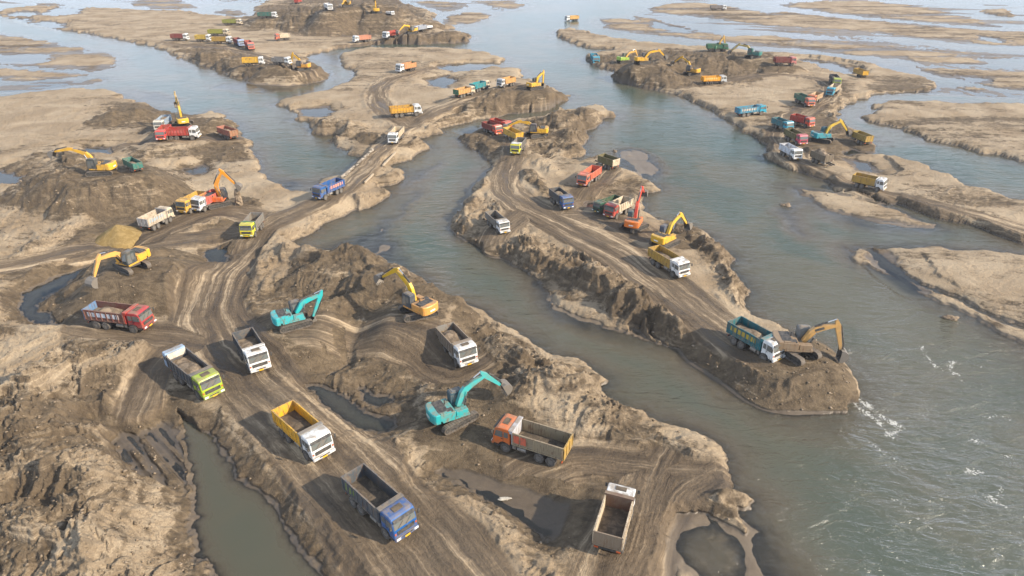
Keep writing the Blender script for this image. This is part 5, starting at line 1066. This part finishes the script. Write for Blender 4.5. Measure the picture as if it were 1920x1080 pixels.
    if op.get('tip'): bed.rotation_euler = (0, R(-14), 0)
    return t
for i, (a, b) in enumerate(zip(TR, TRP)): make_truck(a, b, i)

# ------------------------------------------------------------------ excavator (x towards the bucket)
def m_track():
    m = MB(); L, r = 1.80, .44; out = []; inn = []; n = 9
    path = [(L * (1 - 2 * k / 11), .90) for k in range(12)] + [(-L - .42 * sin(pi * k / 8), .48 + .42 * cos(pi * k / 8)) for k in range(1, 8)] + [(-L + 2 * L * k / 11, .06) for k in range(12)] + [(L + .42 * sin(pi * k / 8), .48 - .42 * cos(pi * k / 8)) for k in range(1, 8)]
    N = len(path)
    for i in range(N):
        a = Vector((path[i][0], 0, path[i][1])); b = Vector((path[(i + 1) % N][0], 0, path[(i + 1) % N][1])); d = (b - a).normalized(); nn = Vector((-d.z, 0, d.x)); mid = (a + b) / 2
        if nn.dot(mid - Vector((0, 0, .48))) < 0: nn = -nn
        w = (b - a) * .44; P = [mid - w - nn * .04, mid + w - nn * .04, mid + w + nn * .05, mid - w + nn * .05]; m.prism([(p.x, p.z) for p in P], -.30, .30)
        P = [a - nn * .07, b - nn * .07, b - nn * .0, a - nn * .0]; m.prism([(p.x, p.z) for p in P], -.22, .22)
    return m
def m_trackframe():
    m = MB(); m.box((0, 0, .48), (3.4, .34, .50), .08)
    for x in (-1.80, 1.80): m.cyl((x, -.18, .48), (x, .18, .48), .34, 14)
    for k in range(6): m.cyl((-1.15 + k * .46, -.2, .20), (-1.15 + k * .46, .2, .20), .13, 8)
    return m
def m_under():
    m = MB(); m.box((0, 0, .70), (1.5, 2.0, .36), .08); m.cyl((0, 0, .86), (0, 0, 1.12), .62, 18); return m
def m_house():
    m = MB(); m.prism([(-1.9, 1.12), (1.35, 1.12), (1.35, 1.42), (.4, 1.55), (.35, 2.0), (-1.9, 2.0)], .45, 1.32, .05) if False else None
    m.box((-.15, 0, 1.24), (3.1, 2.60, .22), .04); m.box((-1.05, 0, 1.75), (1.75, 2.58, .80), .06); m.box((.55, -.95, 1.66), (1.35, .66, .62), .05); m.box((-1.25, -.55, 2.22), (1.2, 1.3, .14), .04); return m
def m_counter():
    m = MB(); n = 9; pr = [(-1.90, -1.30)] + [(-2.35 - .42 * cos(t), 1.30 * sin(t)) for t in np.linspace(-pi / 2 * .94, pi / 2 * .94, n)] + [(-1.90, 1.30)]
    vs = []; k = len(pr)
    for z, sh in ((1.12, .06), (1.20, 0), (2.20, 0), (2.30, .08)):
        for x, y in pr: vs.append((x + (sh if x < -2 else 0), y * (1 - sh * .5), z))
    fs = [tuple(range(k)), tuple(range(4 * k - 1, 3 * k - 1, -1))]
    for r in range(3):
        for i in range(k): j = (i + 1) % k; fs.append((r * k + j, r * k + i, r * k + k + i, r * k + k + j))
    return m.add(vs, fs)
def m_hood():
    m = MB(); m.box((-1.45, .05, 2.20), (1.15, 2.0, .24), .04); m.box((-.75, -.85, 2.22), (.7, .6, .16), .03); m.cyl((-.75, .35, 2.1), (-.75, .35, 2.7), .07, 8); return m
def m_ecab():
    m = MB(); m.prism([(-.05, 1.35), (1.52, 1.35), (1.64, 2.0), (1.42, 3.05), (1.25, 3.18), (.10, 3.18), (-.05, 3.05)], .38, 1.28, .05); return m
def m_eglass():
    m = MB(); m.prism([(.25, 1.95), (.25, 2.82), (.72, 2.82), (.72, 1.95)], 1.285, 1.30); m.prism([(.80, 1.55), (.80, 2.82), (1.22, 2.82), (1.46, 2.05), (1.42, 1.55)], 1.285, 1.30)
    m.prism([(.25, 2.0), (.25, 2.82), (1.20, 2.82), (1.42, 2.0)], .36, .375)
    m.add([(1.66, .48, 2.0), (1.66, 1.18, 2.0), (1.455, 1.18, 3.0), (1.455, .48, 3.0), (1.62, .48, 2.0), (1.62, 1.18, 2.0), (1.41, 1.18, 3.0), (1.41, .48, 3.0)], [(0, 1, 2, 3), (7, 6, 5, 4), (0, 4, 5, 1), (1, 5, 6, 2), (2, 6, 7, 3), (3, 7, 4, 0)]); return m
def bucket_mesh(p, ang):
    m = MB(); out = [(0, .08), (.42, .02), (.80, -.28), (.95, -.72), (.80, -1.12), (.42, -1.38), (.02, -1.42)]; inn = [(0, 0), (.38, -.06), (.72, -.33), (.86, -.72), (.72, -1.06), (.38, -1.30), (.0, -1.36)]
    def tr(q): x, z = q; return (p[0] + x * cos(ang) - z * sin(ang), p[1] + x * sin(ang) + z * cos(ang))
    for i in range(6): m.prism([tr(out[i]), tr(out[i + 1]), tr(inn[i + 1]), tr(inn[i])], -.58, .58)
    for y in (-.62, .585): m.prism([tr(q) for q in out], y, y + .035)
    for k in range(5): m.prism([tr((.04, -1.37)), tr((-.22, -1.44)), tr((.04, -1.43))], -.55 + k * .26, -.47 + k * .26)
    m.prism([tr((-.05, .0)), tr((.25, .25)), tr((.45, .03))], -.2, .2)
    return m
def make_ex(spec, place):
    cpx, bpx, tpx, elb, tip, sc, body, arm, cabc, op, label = spec; c, z, az, taz = place
    dist = hypot(c[0], c[1]); s = sc * (1 + .12 * min(max((dist - 110) / 200, 0), 1))
    t = thing('excavator', label, 'excavator', (c[0], c[1], z), az, 'excavators on the riverbed', (s, s, s))
    a = taz - az
    for y in (-1, 1):
        tr = obj('track', cached('track', m_track, M['track']), None, t, loc=(-sin(a) * y * 1.32, cos(a) * y * 1.32, 0), rot=(0, 0, a)); obj('track_frame', cached('tframe', m_trackframe, M['dark']), None, tr)
    obj('undercarriage', cached('under', m_under, M['track']), None, t, rot=(0, 0, a))
    h = obj('house', cached('house', m_house, M['bed']), None, t, body)
    obj('counterweight', cached('counter', m_counter, M['paint']), None, t, body); obj('engine_hood', cached('hood', m_hood, M['dark']), None, t)
    if dist < 230: obj('maker_badge', cached('ebadge', lambda: MB().box((-2.79, 0, 1.62), (.02, .8, .22)), M['lamp']), None, t)
    cb = obj('cab', cached('ecab', m_ecab, M['flat']), None, t, cabc); obj('window', cached('eglass', m_eglass, M['glass']), None, cb)
    obj('roof_panel', cached('eroof', lambda: MB().box((.65, .83, 3.20), (.8, .6, .05)), M['flat']), None, cb, tuple(q * .6 + .1 for q in cabc))
    # arm: joints found where the sight lines cross the arm's own vertical plane
    d = np.array([cos(az), sin(az)]); nrm = np.array([-d[1], d[0]])
    def plane(q):
        if q[0] < 30: return q
        r_ = ray(*q); den = r_[0] * nrm[0] + r_[1] * nrm[1]; tt = (c[0] * nrm[0] + c[1] * nrm[1]) / den
        P = np.array([r_[0] * tt, r_[1] * tt, CAM_H + r_[2] * tt]); return (((P[0] - c[0]) * d[0] + (P[1] - c[1]) * d[1]) / s, (P[2] - z) / s)
    B = (.55, 1.75); E = plane(elb); Q = plane(tip)
    def lim(A, Bq, lo, hi):
        v = (Bq[0] - A[0], Bq[1] - A[1]); L = hypot(*v); k = min(max(L, lo), hi) / max(L, 1e-3); return (A[0] + v[0] * k, A[1] + v[1] * k)
    E = lim(B, (max(E[0], 1.4), min(max(E[1], 2.0), 8.5)), 4.0, 7.2); Q = lim(E, Q, 2.2, 4.2)
    if Q[1] < -1.5: Q = (Q[0], -1.5)
    vx, vz = E[0] - B[0], E[1] - B[1]; L = hypot(vx, vz); up = (-vz / L, vx / L)
    K = (B[0] + vx * .46 + up[0] * L * .17, B[1] + vz * .46 + up[1] * L * .17)
    K1 = (B[0] + vx * .32 + up[0] * L * .15, B[1] + vz * .32 + up[1] * L * .15); K2 = (B[0] + vx * .62 + up[0] * L * .135, B[1] + vz * .62 + up[1] * L * .135)
    bm_ = MB().beam([B, K1, K, K2, E], [.50, .46, .42, .40, .34], [.42, .70, .74, .62, .34]).mesh('boom'); bm_.materials.append(M['paint']); bo = obj('boom', bm_, None, t, arm)
    wx, wz = Q[0] - E[0], Q[1] - E[1]; L2 = hypot(wx, wz); dx, dz = wx / L2, wz / L2
    hn = (-dz, dx); 
    back = (E[0] - dx * .75 , E[1] - dz * .75)
    st = MB().beam([back, E, (E[0] + wx * .3, E[1] + wz * .3), Q], [.30, .34, .32, .26], [.20, .62, .48, .28]).mesh('stick'); st.materials.append(M['paint']); so = obj('stick', st, None, t, arm)
    cy = MB()
    for y in (-.42,): cy.cyl((1.15, y, 1.45), (.45 * 1.15 + .55 * K[0], y, .45 * 1.45 + .55 * K[1]), .10, 8)
    cm = cy.mesh('lift_cylinder'); cm.materials.append(M['dark']); cyo = obj('lift_cylinder', cm, None, t); obj('lift_cylinder', cm, None, t, loc=(0, .84, 0))
    ro = MB()
    for y in (-.42,): ro.cyl((.45 * 1.15 + .55 * K[0], y, .45 * 1.45 + .55 * K[1]), (K[0], y, K[1] - .12), .055, 8)
    rm = ro.mesh('rod'); rm.materials.append(M['chrome']); obj('piston_rod', rm, None, cyo); obj('piston_rod', rm, None, cyo, loc=(0, .84, 0))
    T1 = (K[0] + up[0] * .45, K[1] + up[1] * .45); mid = (T1[0] + (back[0] - T1[0]) * .6, T1[1] + (back[1] - T1[1]) * .6)
    m2 = MB().cyl((T1[0], 0, T1[1]), (mid[0], 0, mid[1]), .11, 8).mesh('stick_cylinder'); m2.materials.append(M['dark']); c2 = obj('stick_cylinder', m2, None, t)
    m3 = MB().cyl((mid[0], 0, mid[1]), (back[0], 0, back[1]), .06, 8).mesh('rod2'); m3.materials.append(M['chrome']); obj('piston_rod', m3, None, c2)
    o1 = (E[0] + hn[0] * -.4 + wx * .05, E[1] + hn[1] * -.4 + wz * .05); 
    sgn = 1 if (hn[0] > 0) == (E[0] > 0) else 1
    s1 = (E[0] + wx * .08 + hn[0] * .42, E[1] + wz * .08 + hn[1] * .42); s2 = (E[0] + wx * .82 + hn[0] * .38, E[1] + wz * .82 + hn[1] * .38)
    m4 = MB().cyl((s1[0], 0, s1[1]), (s2[0], 0, s2[1]), .085, 8); m4.cyl((s2[0], -.14, s2[1]), (Q[0] + dx * .3, -.14, Q[1] + dz * .3), .05, 6); m4.cyl((s2[0], .14, s2[1]), (Q[0] + dx * .3, .14, Q[1] + dz * .3), .05, 6)
    m4 = m4.mesh('bucket_cylinder'); m4.materials.append(M['dark']); obj('bucket_cylinder', m4, None, t)
    ang = atan2(dz, dx) + pi / 2 + (-.35 if dz < -.4 else -.9); bk = bucket_mesh(Q, ang).mesh('bucket'); bk.materials.append(M['bucket']); obj('bucket', bk, None, t)
    if op.get('badge'):
        bx = ((K[0] + K2[0]) / 2, (K[1] + K2[1]) / 2); aa = atan2(K2[1] - K[1], K2[0] - K[0])
        for y in (-1, 1):
            bg = obj('maker_badge', cached('bbadge', lambda: MB().box((0, 0, 0), (1.0, .02, .30)), M['dark']), None, bo, loc=(bx[0], y * .215, bx[1]), rot=(0, -aa, 0))
    return t, c, z, az, s, Q
for a, b in zip(EX, EXP):
    r_ = make_ex(a, b)
    if a[9].get('pour'):
        t, c, z, az, s, Q = r_; gx = c[0] + cos(az) * Q[0] * s; gy = c[1] + sin(az) * Q[0] * s; zt = z + Q[1] * s - 1.0; zb = height_at(gx, gy)
        m = MB(); rr = random.Random(3); n = 10; vs = []; fs = []; K = 9
        for k in range(K):
            f = k / (K - 1); r0 = .45 + .35 * f
            for i in range(n): q = 2 * pi * i / n; e = r0 * rr.uniform(.75, 1.15); vs.append((e * cos(q), e * sin(q) * .8, zt + (zb - .1 - zt) * f))
        for k in range(K - 1):
            for i in range(n): j = (i + 1) % n; fs.append((k * n + i, k * n + j, k * n + n + j, k * n + n + i))
        fs.append(tuple(range(n))); m.add(vs, fs); me = m.mesh('falling_sand'); me.materials.append(M['load'])
        o = obj('falling_sand', me, loc=(gx, gy, 0)); o['label'] = 'column of sand falling from the bucket of the orange excavator'; o['category'] = 'falling sand'

# ------------------------------------------------------------------ ochre heap, causeway wall, timbers, stones
def solid_heap(px, r, h, label, seed):
    c = ground(*px, 1.2); z0 = height_at(*c) - .6; n = 40; k = 12; vs = [(0, 0, h + .5)]; fs = []
    for j in range(1, k + 1):
        for i in range(n):
            t = 2 * pi * i / n; q = j / k; e = 1 + .10 * float(perlin(np.array([cos(t) * 2 + seed]), np.array([sin(t) * 2.]), seed)[0]) + .05 * sin(t * 5 + q)
            rr = r * q * e; zz = (h * (1 - q) ** .92 + .5) * (1 if j < k else 0) + .05 * random.uniform(-1, 1) * (j < k); vs.append((rr * cos(t), rr * sin(t), zz))
    for i in range(n): fs.append((0, 1 + i, 1 + (i + 1) % n))
    for j in range(k - 1):
        for i in range(n): a = 1 + j * n + i; b = 1 + j * n + (i + 1) % n; fs.append((a, a + n, b + n, b))
    m = MB().add(vs, fs); me = m.mesh('heap', True); me.materials.append(M['heap']); o = obj('sand_heap', me, loc=(c[0], c[1], z0 + .1)); o['label'] = label; o['category'] = 'sand heap'
solid_heap((224, 440), 4.3, 2.5, 'conical ochre brown sand heap left of the pale four axle truck', 4)
bagmesh = None
def m_bag():
    m = MB(); n = 8; vs = []; fs = []
    for k, (x, q) in enumerate(((-.45, .55), (-.36, .95), (0, 1.05), (.36, .95), (.45, .55))):
        for i in range(n): t = 2 * pi * i / n; vs.append((x, .26 * q * cos(t), .15 * q * sin(t)))
    for k in range(4):
        for i in range(n): j = (i + 1) % n; fs.append((k * n + i, k * n + j, k * n + n + j, k * n + n + i))
    fs += [tuple(range(n)), tuple(range(5 * n - 1, 4 * n - 1, -1))]; return m.add(vs, fs)
line = to_world([(641, 333), (655, 322), (668, 311), (680, 300), (690, 291), (700, 281)], 2.0)
w = thing('sandbag_wall', 'low wall of pale sandbags along the water side of the causeway', 'sandbag wall', (*line[0], 0), 0)
P = smooth_line(line, 2); acc = 0; cnt = 0
for a, b in zip(P, P[1:]):
    L = float(np.hypot(*(b - a))); k = 0
    while acc < L:
        q = a + (b - a) * acc / L; an = atan2(b[1] - a[1], b[0] - a[0])
        for tier in range(3):
            if random.random() < .22: continue
            bg_ = random.uniform(.12, .46); o = obj('sandbag', cached('bag', m_bag, M['flat']), None, w, (bg_, bg_ * .88, bg_ * .72), loc=(q[0] - line[0][0] + random.uniform(-.05, .05), q[1] - line[0][1] + random.uniform(-.05, .05), 1.85 + .25 * tier), rot=(0, random.uniform(-.1, .1), an + random.uniform(-.15, .15))); cnt += 1
        acc += .88
    acc -= L
for p, q, lab in [((718, 312), (742, 287), 'pale squared timber lying along the water edge of the causeway end'), ((684, 344), (700, 328), 'short pale timber by the blue truck side of the causeway')]:
    a = ground(*p, 1.8); b = ground(*q, 1.8); L = float(np.hypot(*(b - a))); mdl = MB().box((0, 0, 0), (L, .32, .30), .03).mesh('beam'); mdl.materials.append(M['wood'])
    o = obj('timber_beam', mdl, loc=((a[0] + b[0]) / 2, (a[1] + b[1]) / 2, 2.0), rot=(0, 0, atan2(b[1] - a[1], b[0] - a[0]))); o['label'] = lab; o['category'] = 'timber'
def lump(name, label, cat, px, size, mat, z=0., seed=1, sq=(1, 1, .6)):
    c = ground(*px, z); rr = random.Random(seed); bm = bmesh.new(); bmesh.ops.create_icosphere(bm, subdivisions=3, radius=1)
    for v in bm.verts:
        k = 1 + .5 * float(fbm(np.array([v.co.x * .9 + seed * 3.]), np.array([v.co.y * .9 + v.co.z]), 3, seed)[0]); v.co = Vector((v.co.x * sq[0], v.co.y * sq[1], v.co.z * sq[2])) * k * size
    me = bpy.data.meshes.new(name); bm.to_mesh(me); bm.free(); me.materials.append(mat); o = obj(name, me, loc=(c[0], c[1], z)); o['label'] = label; o['category'] = cat
lump('rock', 'dark half sunken rock in the river below the lower right sandbar', 'rock', (1783, 598), .7, M['load'], -.1, 3, (1.4, .8, .7))
lump('rock', 'brown stone standing alone in shallow water left of the long right sandbar', 'rock', (1472, 386), .8, M['load'], -.1, 5, (1.3, .9, .6))
lump('rock', 'small brown rock on the submerged bar right of the salmon red truck', 'rock', (1153, 284), .55, M['load'], 0., 8)
lump('plastic_sheet', 'crumpled white plastic scrap on the wet mud hollow', 'plastic scrap', (948, 935), .38, M['bag'], .12, 6, (1.6, .5, .25))
# loose clods and stones on broken ground: thousands, one object
k = np.nonzero((F['h'] > .12) & (F['road'] < .25) & (np.hypot(X, Y) < 170) & (np.abs(X) < Y * .95 + 20))[0]
wgt = np.clip(F['rough'][k] - .1, .015, 1) * np.where(np.hypot(X[k] - ground(1500, 730)[0], Y[k] - ground(1500, 730)[1]) < 8, 2.5, 1) * (np.hypot(X[k], Y[k]) / 60); wgt /= wgt.sum()
sel = rng.choice(k, 7000, replace=False, p=wgt)
ico = [(0, 0, 1), (.9, 0, .3), (.25, .85, .35), (-.75, .5, .3), (-.7, -.55, .35), (.3, -.85, .25), (0, 0, -.8)]; icf = [(0, 1, 2), (0, 2, 3), (0, 3, 4), (0, 4, 5), (0, 5, 1), (6, 2, 1), (6, 3, 2), (6, 4, 3), (6, 5, 4), (6, 1, 5)]
ICO = np.array(ico); ICF = np.array(icf); N = len(sel); dd = np.hypot(X[sel], Y[sel])
tipd = np.hypot(X[sel] - ground(1500, 730)[0], Y[sel] - ground(1500, 730)[1]); size = (.035 + .12 * rng.random(N) ** 4.0) * np.where(tipd < 9, .95, 1) * (1 + dd / 120); th = rng.random(N) * 6.28; sq = .6 + .6 * rng.random((N, 3)); jit = 1 + .25 * rng.standard_normal((N, 7, 1))
V = ICO[None] * jit * sq[:, None, :] * size[:, None, None]; ct, sn = np.cos(th)[:, None], np.sin(th)[:, None]
VX = V[:, :, 0] * ct - V[:, :, 1] * sn + X[sel][:, None] + rng.uniform(-.1, .1, N)[:, None]; VY = V[:, :, 0] * sn + V[:, :, 1] * ct + Y[sel][:, None] + rng.uniform(-.1, .1, N)[:, None]; VZ = V[:, :, 2] * .7 + F['h'][sel][:, None] + size[:, None] * .15
me = bpy.data.meshes.new('clods'); co = np.stack([VX, VY, VZ], 2).reshape(-1, 3); me.vertices.add(len(co)); me.vertices.foreach_set('co', co.astype(np.float32).ravel())
fc = (ICF[None] + (np.arange(N) * 7)[:, None, None]).reshape(-1, 3); me.loops.add(fc.size); me.loops.foreach_set('vertex_index', fc.astype(np.int32).ravel()); me.polygons.add(len(fc)); me.polygons.foreach_set('loop_start', np.arange(0, fc.size, 3, dtype=np.int32)); me.update(calc_edges=True)
M['clod'] = (lambda: (lambda T: T.done(T.bsdf((lambda P: T.mix(T.rng(T.noise(P, .9, 3, .6), .40, .62), (.13, .097, .064), (.28, .215, .148)))(T.n('ShaderNodeNewGeometry').outputs['Position']), .9, spec=.2)))(NT('sand_clod')))()
o = obj('sand_clods', me, M['clod']); o['kind'] = 'stuff'

# ------------------------------------------------------------------ thin river haze
hz = MB().box((0, 3560, 23.5), (13000, 7200, 53)).mesh('haze'); HT_ = NT('haze_air'); pv = HT_.n('ShaderNodeVolumePrincipled')
pv.inputs['Color'].default_value = (.80, .86, .95, 1); pv.inputs['Density'].default_value = .00011; pv.inputs['Anisotropy'].default_value = .2; HT_.link(pv.outputs[0], HT_.out.inputs['Volume']); hz.materials.append(HT_.m)
o = obj('haze', hz); o['kind'] = 'stuff'
